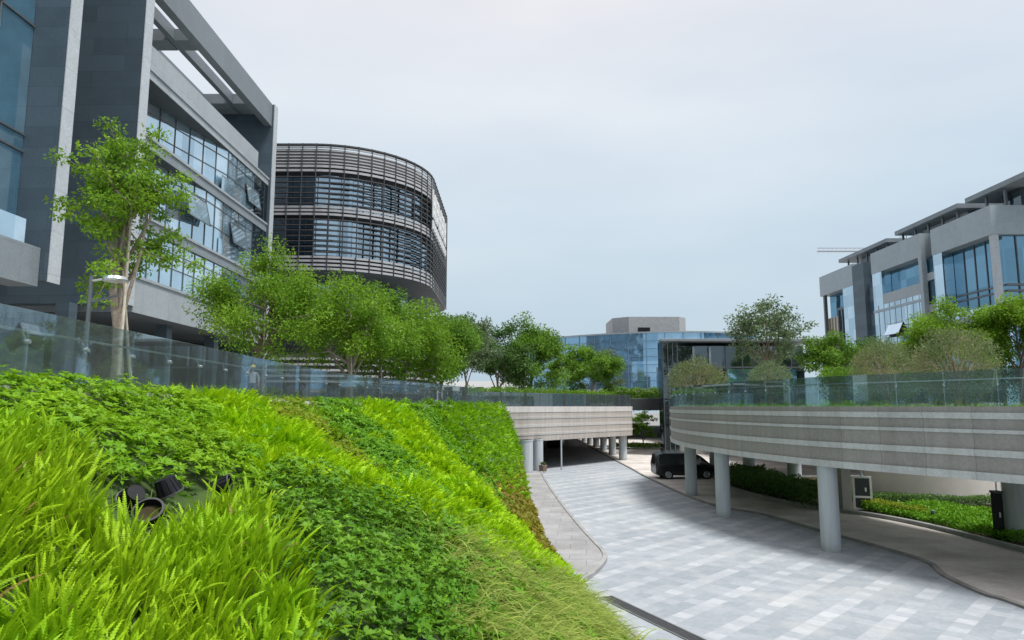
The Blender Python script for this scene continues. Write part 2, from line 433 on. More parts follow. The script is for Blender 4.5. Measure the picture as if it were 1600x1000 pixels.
rc = wn('ShaderNodeValToRGB'); nt.links.new(nz.outputs[0], rc.inputs[0])
rc.color_ramp.elements[0].position = .3; rc.color_ramp.elements[0].color = (.87,.905,.945,1)
rc.color_ramp.elements[1].position = .72; rc.color_ramp.elements[1].color = (1.08,1.05,1.03,1)
mu = wn('ShaderNodeMix', data_type='RGBA', blend_type='MULTIPLY'); mu.inputs[0].default_value = 1
nt.links.new(rampz.outputs[0], mu.inputs[6]); nt.links.new(rc.outputs[0], mu.inputs[7])
bg2 = wn('ShaderNodeBackground'); bg2.inputs[1].default_value = .455; nt.links.new(mu.outputs[2], bg2.inputs[0])
mxw = wn('ShaderNodeMixShader'); mxw.inputs[0].default_value = .93
nt.links.new(bg1.outputs[0], mxw.inputs[1]); nt.links.new(bg2.outputs[0], mxw.inputs[2])
ow = wn('ShaderNodeOutputWorld'); nt.links.new(mxw.outputs[0], ow.inputs[0])
sd = bpy.data.lights.new('sun', 'SUN'); sd.energy = 2.1; sd.angle = R(14); sd.color = (1, .97, .93)
so = bpy.data.objects.new('sun', sd); col.objects.link(so)
az = R(SUN_AZ); el = R(SUN_EL)
sv = Vector((math.sin(az)*math.cos(el), math.cos(az)*math.cos(el), math.sin(el)))
so.rotation_euler = (-sv).to_track_quat('-Z', 'Y').to_euler(); so.location = sv*120
sc.view_settings.view_transform = 'Standard'; sc.view_settings.look = 'None'
sc.view_settings.exposure = 1.22; sc.view_settings.gamma = 1.0
sc.cycles.max_bounces = 8; sc.cycles.transparent_max_bounces = 24; sc.cycles.caustics_reflective = False

# ------------------------------------------------------------------ ground levels
YT = [-20,22,27,32,38.5,45,53,57]; XT = [-7.2,-7.2,-6.9,-6.0,-4.0,-2.6,-1.6,-.6]
YB = [-20,0,10,17,22,26,32,48,57]; XB = [4.6,4.3,3.6,2.6,1.8,1.4,1.15,.75,.85]
def zdeck(y): return 5.5 + .3*max(0, 40-y)/40
def xtop(y): return np.interp(y, YT, XT)
def xbot(y): return np.interp(y, YB, XB)
def hump(x, y):
    return .10*np.sin(x*1.9+y*.7)+.11*np.sin(x*.8-y*1.3+1)+.07*np.sin(x*3.1+y*2.1)+.06*np.sin(y*4.3-x*2.2+2*np.sin(x*1.7))
RIDGES = [([(-7.3,17.2),(-5.5,15.4),(-3.7,14.2),(-1.6,16.2),(.9,21.5)], 1.0, .30), ([(-6.1,31.8),(-3.3,27),(-1,22.6)], 1.0, .34),
          ([(-3.3,41.5),(-1.6,37),(-.6,33.5)], 1.5, .28), ([(-2.0,49),(-.8,45)], 1.6, .2)]
def ridge(x, y):
    x = np.asarray(x, float); y = np.asarray(y, float); tot = np.zeros(np.broadcast(x, y).shape)
    for pts, w_, a_ in RIDGES:
        d2 = np.full(tot.shape, 1e9)
        for (x0,y0),(x1,y1) in zip(pts[:-1], pts[1:]):
            t = np.clip(((x-x0)*(x1-x0)+(y-y0)*(y1-y0))/((x1-x0)**2+(y1-y0)**2), 0, 1)
            d2 = np.minimum(d2, (x-x0-t*(x1-x0))**2+(y-y0-t*(y1-y0))**2)
        tot = tot+a_*np.exp(-d2/(w_*w_*.8))
    return tot
def hill_z(x, y):
    xt = xtop(y); xb = xbot(y); s = np.clip((x-xt)/(xb-xt), 0, 1)
    zt = 5.36+.3*np.maximum(0, 40-y)/40
    return zt*(1-(s-.05*np.sin(np.pi*s))) + hump(x, y)*np.sin(np.pi*s) + ridge(x, y)*(.35+.65*np.sin(np.pi*s))*np.minimum(1, (1-s)*6)

MB().sheet([(-400,-60),(400,-60),(400,600),(-400,600)], -.03).build('ground', M['asphalt'], kind='structure')
# left kerb line of the road and right kerb line
KL = catmull([(4.7,2),(3.75,11),(3.05,16.5),(2.35,19.8),(2.1,21.2),(2.12,22.2),(2.6,23.2),(3.2,24.9),(3.42,26.3),(3.3,28.5),(3.1,31.7),(2.75,40),(2.5,50),(2.45,60),(2.45,125)], 8)
KR = catmull([(14.6,4),(14.2,14),(14.1,19.8),(13.9,20.9),(14.1,23.1),(14.7,25),(14.5,27.2),(13.7,31.1),(12.8,35.9),(11.4,38.6),(10.8,43.5),(10.6,50),(10.5,57),(10.6,66),(10.7,125)], 8)
KP = catmull([(23,8),(21,18),(19.8,24),(19.4,28.3),(19.0,32.4),(18.1,35.3),(16.4,38),(15.2,42.4),(14.7,46.8),(15.6,50.5),(19,53),(26,54),(40,54)], 8)
MB().sheet(KL + list(reversed(KR)), 0.0).build('road', M['paving'], kind='structure')
MB().sheet(KR + [(22,125),(40,125),(40,54)] + list(reversed(KP)), .004).build('driveway', M['driveway'], kind='structure')
base = [(xbot(y)-.5, y) for y in np.linspace(0, 56, 40)] + [(.4,125)]
MB().sheet(KL[::-1] + base, .11).build('sidewalk', M['sidewalk'], kind='structure')
MB().sheet([(p[0], p[1]) for p in KP] + [(60,54),(60,8)], .10).build('planting_bed', M['soil'], kind='structure')
kp = [(-.09,-.02),(-.09,.13),(-.07,.15),(.07,.15),(.09,.13),(.09,-.02)]
tag(MB().sweep(KL, kp, 0, True).build('kerb', M['kerb'], kind='structure'))
tag(MB().sweep(KR, [(a, b*.55) for a, b in kp], 0, True).build('kerb', M['kerbdark'], kind='structure'))
tag(MB().sweep(KP, [(a*1.3, b*1.25) for a, b in kp], 0, True).build('kerb', M['kerb'], kind='structure'))
# gutter line beside the left kerb
gp = [(4.4,13.5),(4.38,16.6),(2.85,20.4)]
g_ = MB(); gg = empty('drain_grate', (3.6,18.5,0), 'dark slotted steel drain grate let into the paving beside the green slope', 'drain')
a = np.array((2.72,20.7)); b = np.array((5.6,14.2)); d = (b-a)/np.linalg.norm(b-a); nn = np.array((-d[1], d[0]))
fr = MB(); bars = MB()
def P2(s_, o_): q = a+d*s_+nn*o_; return (q[0], q[1])
Ltot = np.linalg.norm(b-a)
for o_ in (-.2, .2): fr.bar((*P2(0,o_), .008), (*P2(Ltot,o_), .008), .05, .03)
for s_ in np.arange(0, Ltot, .07): bars.bar((*P2(s_,-.18), .007), (*P2(s_,.18), .007), .03, .022)
fr.build('frame', plain('grate_frame', (.16,.165,.17), .5, .5), gg); bars.build('grate', plain('grate_bars', (.1,.105,.11), .5, .5), gg)
MB().sheet([P2(0,-.2),P2(Ltot,-.2),P2(Ltot,.2),P2(0,.2)], .0045).build('channel', M['black'], gg)

# slope under the planting
ys = np.linspace(-14, 57, 143); ss = np.linspace(-.04, 1.06, 40)
V = []; 
for y in ys:
    for s_ in ss:
        x = xtop(y)+s_*(xbot(y)-xtop(y)); z = hill_z(x, y) if s_ < 1 else -.05
        V.append((x, y, float(z)))
n_ = len(ss); F = [(i*n_+k, i*n_+k+1, (i+1)*n_+k+1, (i+1)*n_+k) for i in range(len(ys)-1) for k in range(n_-1)]
g = G('slope_soil'); nn_ = g.noise(1.6, 6); sc_ = g.mix(g.ramp(nn_, .35, .65), (.018,.035,.008), (.05,.095,.015))
np_mesh('hillside', V, F, g.out(g.pbr(sc_, .95, 0, g.bump(g.noise(8,5), .6, .06))), kind='structure', smooth=True)

# upper terrace on the left (slopes gently up towards the viewer)
TL = [(xtop(y)-.12, y) for y in np.linspace(-14, 56, 60)]
V = []; F = []
for (x, y) in TL: V += [(x, y, zdeck(y)), (x-14, y, zdeck(y)+.02), (-150, y, zdeck(y)+.05)]
for i in range(len(TL)-1):
    for k in range(2): F.append((i*3+k, (i+1)*3+k, (i+1)*3+k+1, i*3+k+1))
np_mesh('terrace', V, F, M['terrace'], kind='structure')
MB().box(-150, -.6, 57, 170, 4.9, 5.5).build('terrace', M['terrace'], kind='structure')
MB().box(24, 160, 53, 200, 4.9, 5.5).build('terrace', M['terrace'], kind='structure')
KC = [(xtop(y)-.02, y) for y in np.linspace(2, 57, 90)]
tag(MB().sweep(KC, [(-.16,-.3),(-.16,.06),(.1,.06),(.1,-.3)], 0, True, lambda p: zdeck(p[1])).build('kerb', plain('coping_stone', (.55,.54,.52), .7), kind='structure'))

# ------------------------------------------------------------------ balustrades
def glass_fence(name, path, zf, height, label, step=1.45, glass=None, rail_off=.1, rail_h=.86, bracket=True, posts=False):
    pts = resample(path, step)
    mid = pts[len(pts)//2]
    root = empty(name, (mid[0], mid[1], zf(mid)), label, 'fence')
    for i in range(len(pts)-1):
        p, q = np.array(pts[i]), np.array(pts[i+1]); d = (q-p)/np.linalg.norm(q-p)
        p1, q1 = p+d*.008, q-d*.008; n = np.array((-d[1], d[0]))*.008
        z0, z1 = zf(p1), zf(q1)
        v = [(*(p1-n), z0-.05), (*(q1-n), z1-.05), (*(q1+n), z1-.05), (*(p1+n), z0-.05),
             (*(p1-n), z0+height), (*(q1-n), z1+height), (*(q1+n), z1+height), (*(p1+n), z0+height)]
        MB().add(v, [(3,2,1,0),(4,5,6,7),(0,1,5,4),(1,2,6,5),(2,3,7,6),(3,0,4,7)]).build('glass_panel', glass or M['fence_glass'], root)
    rp = offset(pts, rail_off)
    MB().tube([(x, y, zf((x,y))+rail_h) for x, y in rp], .019, 8).build('handrail', M['steel'], root, smooth=True)
    nr = normals2(pts)
    for i in range(0, len(pts)):
        p = pts[i]; n = nr[i]; z = zf(p)
        if bracket:
            m = MB(); o = rail_off
            m.tube([(p[0]+n[0]*.02, p[1]+n[1]*.02, z+rail_h-.17), (p[0]+n[0]*o, p[1]+n[1]*o, z+rail_h-.02)], .012, 6)
            m.tube([(p[0]-n[0]*.03, p[1]-n[1]*.03, z+rail_h-.17), (p[0]+n[0]*.03, p[1]+n[1]*.03, z+rail_h-.17)], .035, 10)
            m.build('bracket', M['steel'], root)
        if posts:
            MB().box(p[0]-.025, p[0]+.025, p[1]-.025, p[1]+.025, z, z+height+.04).build('post', M['mullion'], root)
    return root
FP = [(xtop(y)-.1, y) for y in np.linspace(4.5, 50, 60)]
glass_fence('glass_fence', FP, lambda p: zdeck(p[1])+.06, 1.17, 'clear frameless glass balustrade with steel handrail along the top of the green slope', glass=M['fence_glass_left'])

# ------------------------------------------------------------------ elevated deck, right
DP = catmull([(30,1),(24,6),(19.5,12.5),(17.2,17),(14.9,21.5),(12.2,26.4),(10.9,30.6),(10.25,34.6),(9.95,39),(10.25,44),(11.2,48.5),(13,53.5),(16.4,58.5),(22,63)], 8)
deck = empty('elevated_deck', (13,30,0), 'curved grey stone faced deck with pale bands raised on round columns over the driveway', 'elevated walkway')
H0, H1 = 3.2, 5.5
bands = [(0,.085,0),(.085,.17,1),(.17,.315,0),(.315,.365,1),(.365,.585,0),(.585,.675,1),(.675,.89,0),(.89,1.0,1)]
prof = []; mis = []
for a_, b_, m_ in bands:
    zo = H1-(H1-H0)*a_; zi = H1-(H1-H0)*b_
    if m_: prof += [(.075, zo), (.03, zi)]
    else: prof += [(.0, zo-.0), (.0, zi)]
    mis += [m_, 1]
mis = mis[:-1]
prof = [(-.6, H1)] + prof + [(-.6, H0)]
mis = [1] + mis + [1]
MB().sweep(DP, prof, mis).build('fascia', [M['stone'], M['stonepale']], deck)
DB = offset(DP, -9.0)
poly = offset(DP, -.05) + DB[::-1]
MB().prism(poly, H0+.25, H1-.02).build('slab', plain('white_soffit', (.66,.65,.63), .8, 0, .08, .5), deck)
def deck_col(x, y, r, z1, parent=deck, mat='paintgrey'):
    m = MB(); m.cyl(x, y, -.02, z1, r, 32); m.tube([(x,y,z1-.12),(x,y,z1)], r*1.04, 32)
    return m.build('column', M[mat], parent, smooth=True)
for x, y, r in ((12.28,27.15,.36),(10.62,35.2,.36),(11.2,43.6,.36),(20.75,28.75,.5),(18.9,46.6,.45),(17.2,50.5,.42),(15.9,54.6,.38),(22.3,21,.45)):
    deck_col(x, y, r, H0+.26)
glass_fence('glass_fence', offset(DP[8:], -.08), lambda p: 5.5, 1.15, 'clear glass balustrade with thin steel handrail curving along the deck on the right', 1.6, rail_off=-.12)

# cylinder tower and stair under the deck
tw = empty('curved_wall', (25,43,0), 'pale beige curved stair tower wall standing in the planting under the deck', 'wall')
an = [R(200+ k*8) for k in range(22)]
MB().sweep([(25+4.3*math.cos(t), 43+4.3*math.sin(t)) for t in an], [(0,0),(0,5.4),(.3,5.4),(.3,0)], 0, True).build('wall', M['beigewall'], tw, smooth=True)
MB().bar((28.0,40.4,2.3), (32.5,38.6,5.2), 1.4, .3).build('stair_soffit', M['white'], tw)

# ------------------------------------------------------------------ bridge deck over the road
A_ = np.array((-6.5,49.3)); B_ = np.array((12.35,71.2))
BP = [tuple(A_+(B_-A_)*t) for t in np.linspace(0, 1, 14)] + [(12.45,71.5)] + [(12.45,y) for y in np.linspace(73, 126, 12)]
bridge = empty('road_bridge', (6,64,0), 'straight beige stone banded bridge deck crossing over the road on round columns', 'bridge')
H0b, H1b = 2.55, 5.5
prof = []; mis = []
for a_, b_, m_ in [(0,.17,1),(.17,.30,0),(.30,.36,1),(.36,.52,0),(.52,.60,1),(.60,.76,0),(.76,.83,1),(.83,1.,0)]:
    zo = H1b-(H1b-H0b)*a_; zi = H1b-(H1b-H0b)*b_
    prof += [(-.08, zo), (-.03, zi)] if m_ else [(0, zo), (0, zi)]
    mis += [m_, 1]
prof = [(.6, H1b)] + prof + [(.6, H0b)]; mis = [1] + mis[:-1] + [0]
MB().sweep(BP, prof, mis).build('fascia', [M['stoneb'], M['stonebpale']], bridge)
MB().prism([tuple(A_+(.05,.1)), tuple(B_+(-.05,.1)), (12.4,126), (-6.5,126)], H0b+.2, H1b-.01).build('slab', M['concrete'], bridge)
MB().box(-.6, .4, 56.5, 126, -.02, H0b+.2).build('side_wall', M['concrete'], bridge)
MB().box(.4, 12.2, 124.5, 125.2, -.02, H0b+.2).build('end_wall', M['concrete'], bridge)
for x, y, r in ((1.12,57.4,.62),(2.2,59.3,.46)): deck_col(x, y, r, H0b+.21, bridge)
for y in np.arange(71.9, 123, 7.6): deck_col(11.5, y, .42, H0b+.21, bridge)
glass_fence('railing', offset(BP[1:], .12), lambda p: 5.5, 1.15, 'dark smoked glass railing with slim posts along the top of the road bridge', 1.3, M['rail_glass'], .06, 1.12, False, True)
MB().box(12.5, 19.2, 88, 92, 5.0, 6.5).build('linking_walkway', plain('dark_walkway', (.055,.065,.07), .5), label='dark link walkway joining the far terrace to the dark glass annex', cat='walkway', bevel=.05)

# ------------------------------------------------------------------ left buildings
def zz(r): return r+EYE
bB = empty('office_building', (-26,44,5.6), 'dark granite framed office block with pale glass floors and an open roof pergola', 'building')
X = -18.4
m = MB(); m.box(-40, X, 34, 34.75, zz(4.85), zz(26)); m.build('end_wall', M['granite'], bB)
MB().box(X-.002, X+.03, 33.985, 34.765, zz(4.83), zz(26)).build('edge_trim', M['trim'], bB)
MB().box(-24, -18.25, 52.95, 53.7, zz(.1), zz(23)).build('end_wall', M['granite'], bB)
MB().box(-18.252, -18.2, 52.935, 53.715, zz(.1), zz(23.02)).build('edge_trim', M['trim'], bB)
# roof pergola
for x0, x1, zb in ((-18.9,X+.02,21.25),(-21.0,-20.65,22.25),(-23.2,-22.85,22.25),(-25.6,-25.1,21.9)):
    MB().box(x0, x1, 34.77, 52.93, zz(zb), zz(22.98)).build('roof_beam', M['beamclad'], bB)
for y0, y1 in ((35.4,36.2),(41.6,42.9),(50.9,52.9)):
    for xa, xb_ in ((-20.64,-18.91),(-22.84,-21.01),(-25.09,-23.21)):
        MB().box(xa, xb_, y0, y1, zz(22.2), zz(22.95)).build('cross_beam', M['roofmetal'], bB)
# set back roof storey behind the pergola
MB().box(-38, -26.5, 34.8, 52.9, zz(16.9), zz(20.2)).build('penthouse', M['glassdark'], bB)
for y in (38.5, 43.0, 47.5):
    MB().box(-23.2, -22.8, y-.2, y+.2, zz(17), zz(21.7)).build('roof_post', M['roofmetal'], bB)
# floor bands and slanting glass
FL = [(-20.6,34.78),(-18.62,45.5),(-18.62,52.9)]
def sweep_wall(m, path, z0, z1, d0=0., d1=-.1):
    m.sweep(path, [(d0,z0),(d0,z1),(d1,z1),(d1,z0)], 0, True)
levels = [(4.55,6.35,'bot'),(8.85,9.5,'s'),(12.95,13.6,'s'),(16.55,17.1,'top')]
for zb, zt, k in levels:
    MB().box(-33.9, X-.02, 34.77, 52.93, zz(zb), zz(zt)).build('spandrel', M['spandrel' if k in ('bot','top') else 'spandrel_dark'], bB)
    MB().box(X-.022, X+.05, 34.77, 52.93, zz(zt)-.12, zz(zt)+.02).build('ledge', M['spandrel'], bB)
    MB().box(-33.8, X-.06, 34.8, 52.9, zz(zb)-.02, zz(zb)-.003).build('soffit', M['soffit'], bB)
pm = MB(); pm.box(X-.16, X-.04, 34.78, 50.6, zz(17.1), zz(18.35)); pm.build('parapet', M['spandrel'], bB)
for (z0, z1) in ((6.35,8.83),(9.5,12.93),(13.6,16.53)):
    gm = MB(); flp = [(x,y) for x,y in FL]
    if z0 < 9: flp = [(-18.7,34.78),(-18.62,45.5),(-18.62,52.9)]
    elif z0 < 12: flp = [(-19.6,34.78),(-18.62,42.5),(-18.62,52.9)]
    pp = resample(flp[:2], .9)+resample(flp[1:], .9)[1:]
    sweep_wall(gm, pp, zz(z0), zz(z1)); gm.build('curtain_wall', M['glassB'], bB)
    mm = MB()
    for x, y in resample(flp[:2], 1.35)+resample(flp[1:], 1.35)[1:]:
        mm.box(x+.06, x+.14, y-.03, y+.03, zz(z0), zz(z1))
    for zh in ((z0+z1)/2-.15, z1-.55):
        for k in range(2):
            mm.bar((flp[k][0]+.11, flp[k][1], zz(zh)), (flp[k+1][0]+.11, flp[k+1][1], zz(zh)), .05, .05)
    mm.build('mullions', M['mullion'], bB)
    if z0 > 9:
        # low rail glass in front of the far panes
        MB().box(X-.08, X-.05, 44.5, 50.2, zz(z0), zz(z0+1.05)).build('balcony_rail', M['glassB'], bB)
# dark glass sheet imitating the dark reflection in the panes by the far wall
MB().box(-18.6, -18.45, 50.2, 52.93, zz(6.35), zz(16.5)).build('end_reflection', M['glassdark'], bB)
# open awning windows
def awning(y0, y1, zt, h, deg, mat='pane'):
    x0 = -18.46; dz = h*math.cos(R(deg)); dx = h*math.sin(R(deg))
    m = MB(); t_ = .05
    m.bar((x0,y0,zt),(x0+dx,y0,zt-dz), t_, t_, 0, (0,1,0)); m.bar((x0,y1,zt),(x0+dx,y1,zt-dz), t_, t_, 0, (0,1,0))
    m.bar((x0,y0,zt),(x0,y1,zt), t_, t_); m.bar((x0+dx,y0,zt-dz),(x0+dx,y1,zt-dz), t_, t_)
    wf = m.build('window', M['mullion'], bB)
    MB().add([(x0,y0,zt),(x0,y1,zt),(x0+dx,y1,zt-dz),(x0+dx,y0,zt-dz)], [(0,1,2,3)]).build('pane', M[mat], wf)
awning(39.6, 42.4, zz(12.2), 1.5, 13); awning(46.2, 48.8, zz(12.0), 1.4, 12); awning(48.6, 51.0, zz(15.4), 1.3, 11)
awning(45.6, 48.4, zz(8.5), 1.5, 18, 'glassA')
# ground floor
MB().box(-27, -23, 35.5, 52.9, zz(.1), zz(4.53)).build('ground_floor', M['glassdark'], bB)
MB().box(-60, -40.1, 33, 60, zz(.1), zz(20)).build('rear_block', M['granite'], bB)
for x, y in ((-20.9,33.6),(-19.6,40.5),(-19.6,47.0)):
    MB().box(x-.32, x+.32, y-.32, y+.32, zz(.1), zz(4.82 if y < 34 else 4.53)).build('column', M['granite'], bB)

bA = empty('office_wing', (-22,22,5.7), 'nearest dark granite office wing with blue glass and a balcony at the left edge', 'building')
MB().box(-20.25, X, 28.2, 28.95, zz(4.95), zz(34)).build('pillar', M['granite'], bA)
MB().box(X-.002, X+.03, 28.185, 28.965, zz(4.9), zz(34)).build('edge_trim', M['trim'], bA)
MB().box(-40, -19.9, 12, 28.19, zz(4.9), zz(34)).build('core', M['granite'], bA)
ga = MB(); ga.box(-19.898, -19.85, 12, 28.18, zz(6.4), zz(34)); ga.build('curtain_wall', M['glassA'], bA)
ma = MB()
for z in (10.2,10.9,15.6,19.0,19.7,23.5): ma.box(-19.85, -19.78, 12, 28.18, zz(z), zz(z)+.07)
for y in np.arange(13, 28.2, 2.2): ma.box(-19.85, -19.78, y-.03, y+.03, zz(6.5), zz(34))
ma.build('mullions', M['mullion'], bA)
MB().box(-19.88, -18.75, 12, 28.18, zz(4.7), zz(6.25)).build('balcony', M['spandrel_dark'], bA)
MB().box(-18.85, -18.82, 12, 27.3, zz(6.25), zz(7.2)).build('balcony_rail', M['glassB'], bA)
MB().box(-26, -22, 12, 28, zz(.2), zz(4.7)).build('ground_floor', M['glassdark'], bA)

for o_ in (bA, bB):
    o_.scale = (1.06, 1, 1.06); o_.location.x *= 1.06; o_.location.z = EYE+(o_.location.z-EYE)*1.06
# ------------------------------------------------------------------ louvered round building
bL = empty('louvered_building', (-24,76,5.5), 'round cornered building wrapped in dark and white horizontal louvers', 'building')
def outline(r=10.5, x1=-8.5, y0=62., y1=93., ins=0.):
    pts = [(-46, y0+ins)]
    x1 -= ins; y0 += ins; y1 -= ins; r2 = r
    pts += [(x, y0) for x in np.linspace(-44, x1-r2, 14)]
    pts += [(x1-r2+r2*math.sin(t), y0+r2-r2*math.cos(t)) for t in np.linspace(0, math.pi/2, 15)[1:]]
    pts += [(x1, y) for y in np.linspace(y0+r2, y1-6, 10)[1:]]
    pts += [(x1-6+6*math.cos(t), y1-6+6*math.sin(t)) for t in np.linspace(0, math.pi/2, 10)[1:]]
    pts += [(x1-12, y1)]
    return pts
OP = outline(); OI = outline(ins=.9); OM = outline(ins=3.2)
# volume (dark core) per storey
def core(path, z0, z1, mat, name):
    MB().prism(path+[(-46, path[-1][1])], z0, z1).build(name, mat, bL)
def zl(r): return r*1.03+EYE
core(outline(ins=1.0), zl(12.15), zl(22.0), M['bandback'], 'core')
core(outline(ins=.7), zl(22.0), zl(23.75), M['bandback'], 'roof')
core(outline(ins=.15), zl(12.1), zl(12.2), M['soffit'], 'soffit')
core(outline(ins=3.3), zl(4.6), zl(12.1), M['bandback'], 'lower_core')
core(outline(ins=1.2), zl(0.02), zl(2.1), M['glassdark'], 'ground_floor')
core(outline(ins=.4), zl(2.1), zl(4.6), M['bandback'], 'podium')
for z0, z1 in ((18.0,21.3),(13.5,17.2)):
    m = MB(); m.sweep(OI, [(0,zl(z0)),(0,zl(z1))]); m.build('window_band', M['glassL'], bL)
m = MB(); m.sweep(outline(ins=3.2), [(0,zl(8.3)),(0,zl(12.05))]); m.build('window_band', M['glassL'], bL)
def louvers(path, zs, w, h, mat, name, inset=.0):
    m = MB()
    for z in zs: m.sweep(path, [(inset,zl(z)),(inset,zl(z)+h),(inset+w,zl(z)+h),(inset+w,zl(z))], 0, True)
    m.build(name, mat, bL)
louvers(OP, (22.1,22.4,22.7,23.0,23.3,23.6), .12, .12, M['louver_white'], 'parapet_louvers', .05)
louvers(OP, (23.85,), .35, .14, M['louver_dark'], 'roof_rim')
louvers(OP, (21.35,21.75), .14, .22, M['louver_white'], 'band_louvers', .05)
louvers(OP, (17.25,17.6,17.92), .14, .2, M['louver_white'], 'band_louvers', .05)
louvers(OP, (12.2,12.55,12.92,13.28), .14, .2, M['louver_white'], 'band_louvers', .05)
louvers(OP, tuple(np.arange(18.3,21.3,.5))+tuple(np.arange(13.8,17.2,.5)), .28, .09, M['louver_dark'], 'dark_louvers')
louvers(OM, (8.4,8.8,9.6,10.2,10.8,11.4), .14, .16, M['louver_white'], 'lower_louvers')
louvers(outline(ins=.2), (2.1,2.6,3.1,3.6,4.1), .16, .2, M['louver_white'], 'podium_louvers')
mm = MB()
for x, y in resample(OP, 1.3):
    mm.box(x-.035, x+.035, y-.05, y+.12, zl(12.12), zl(24.0))
mm.build('vertical_fins', M['louver_dark'], bL)
# wall sign of two rows of raised white characters on the side elevation (too small to read in the photo)
sign = MB().box(-8.46, -8.42, 70.0, 85.0, zl(17.95), zl(18.05)).build('sign_rail', M['steel'], bL)
rs = random.Random(3)
def glyph(yc, z0, w_, h_, n=5):
    m = MB(); x0, x1 = -8.42, -8.3; t_ = min(w_, h_)*.17
    ya, yb = yc-w_/2, yc+w_/2
    m.box(x0, x1, ya, ya+t_, z0, z0+h_); m.box(x0, x1, yb-t_, yb, z0+h_*rs.choice((0,.3)), z0+h_)
    for k in range(rs.choice((2,3))): 
        z = z0+h_*(k+.4)/3; m.box(x0+.01, x1+.01, ya+t_, yb-t_, z, z+t_)
    m.box(x0+.02, x1+.02, yc-t_/2, yc+t_/2, z0, z0+h_*.9)
    m.build('sign_character', M['white'], sign)
for k in range(5): glyph(71.3+k*2.9, zl(19.3), 2.3, 3.0)
for k in range(10): glyph(70.7+k*1.45, zl(18.05), 1.05, .95)

# ------------------------------------------------------------------ far blue glass building and dark annex
bF = empty('glass_building', (18,120,5.5), 'far sky blue curved glass building with a grey rooftop box', 'building')
FPp = catmull([(3,128),(9,122),(15,117.5),(21,114.5),(27,113.2),(33,113.4),(39,116),(44,121)], 6)
def zf_top(p): return 0
MB().sweep(FPp, [(0,zz(2.9)),(0,zz(12.2))]).build('curtain_wall', M['glassF'], bF)
mm = MB()
for x, y in resample(FPp, 3.0): mm.box(x-.05, x+.05, y-.12, y+.05, zz(2.9), zz(12.2))
for z in np.arange(2.9, 12.3, 1.33): mm.sweep(FPp, [(-.1,zz(z)),(-.1,zz(z)+.07),(.05,zz(z)+.07),(.05,zz(z))], 0, True)
mm.build('mullions', plain('blue_mullion', (.16,.27,.36), .4, .2), bF)
MB().sweep(FPp, [(-.2,zz(12.2)),(-.2,zz(12.45)),(.6,zz(12.45)),(.6,zz(12.2))], 0, True).build('parapet', M['palemullion'], bF)
MB().prism(FPp+[(44,150),(3,150)], zz(2.4), zz(2.88)).build('base_slab', M['concrete'], bF)
MB().prism(offset(FPp,.7)+[(44,150),(3,150)], zz(0), zz(2.38)).build('ground_floor', M['glassdark'], bF)
MB().prism([(18.0,121.5),(20.6,119.5),(29.5,119.5),(31,121),(31,130),(18.0,130)], zz(12.0), zz(15.7)).build('rooftop_box', plain('grey_render', (.36,.375,.385), .8), bF)
MB().box(22.2, 24.3, 119.42, 119.49, zz(12.5), zz(13.8)).build('louver_opening', M['black'], bF)

bD = empty('glass_annex', (26,84,0), 'dark glass annex with a flat grey roof edge standing beyond the clipped shrub', 'building')
MB().box(17.2, 18.9, 78.2, 80.4, -.02, zz(7.4)).build('stair_tower', M['glassdark'], bD)
MB().prism([(18.92,79.5),(34,79.5),(34,94),(22.8,94)], zz(.0), zz(7.0)).build('glass_volume', M['glassdark'], bD)
MB().prism([(17.05,78.0),(35,78.0),(35,95),(22.9,95),(17.3,80.5)], zz(7.41), zz(7.72)).build('roof_edge', M['roofmetal'], bD, bevel=.04)
mm = MB()
for x in np.arange(19.2, 34, 1.9): mm.box(x-.06, x+.06, 79.38, 79.49, zz(.0), zz(7.0))
for z in (2.2, 4.4): mm.box(18.95, 34, 79.36, 79.48, zz(z), zz(z)+.2)
for x in np.arange(17.3, 19, .55): mm.box(x-.03, x+.03, 78.1, 78.19, 0, zz(7.4))
mm.build('mullions', M['mullion'], bD)
for x in (21.1, 23.0): MB().box(x-.12, x+.12, 79.2, 79.36, zz(4.7), zz(6.9)).build('fin', M['palemullion'], bD)
MB().box(25, 33, 79.33, 79.35, zz(2.5), zz(4.3)).build('blue_panes', M['glassA'], bD)
MB().prism([(19.2,80.5),(33,80.5),(33,93),(22.9,93)], -.02, zz(-.02)).build('base_wall', M['concrete'], bD)

# ------------------------------------------------------------------ right building row
bR = empty('terraced_offices', (62,100,5.5), 'right hand row of grey office bays with flat roof slabs above the trees', 'building')
XR = 55.
MB().box(XR+1.5, 84, 78.6, 122.5, zz(0), zz(20.5)).build('core', M['glassRd'], bR)
def bay(y0, y1, zb_, zt_, open_z=None):
    MB().box(XR, XR+3, y0, y1, zz(zb_), zz(zt_)).build('parapet', M['panel_right'], bR)
# nearest bay with corner loggia
bay(78, 89.6, 19.6, 23.0)
MB().box(XR+3.01, 84, 78, 78.6, zz(19.6), zz(23.0)).build('parapet', M['panel_right'], bR)
MB().box(XR+.1, XR+.75, 78.1, 78.75, zz(8), zz(19.6)).build('corner_column', M['trim'], bR)
MB().box(XR+.05, XR+1.45, 87.6, 89.5, zz(0), zz(19.6)).build('glass_pier', M['glassR'], bR)
MB().box(XR, XR+3, 78.0, 87.58, zz(9.0), zz(10.6)).build('balcony', M['spandrel'], bR)
MB().box(XR+.02, XR+.06, 78.1, 87.5, zz(10.62), zz(11.5)).build('balcony_rail', M['glassR'], bR)
MB().box(XR+3.02, 84, 78.02, 78.08, zz(10.0), zz(11.3)).build('balcony_rail', M['fence_glass'], bR)
MB().box(XR+.06, XR+1.4, 78.1, 87.5, zz(0), zz(8.98)).build('curtain_wall', M['glassR'], bR)
m = MB()
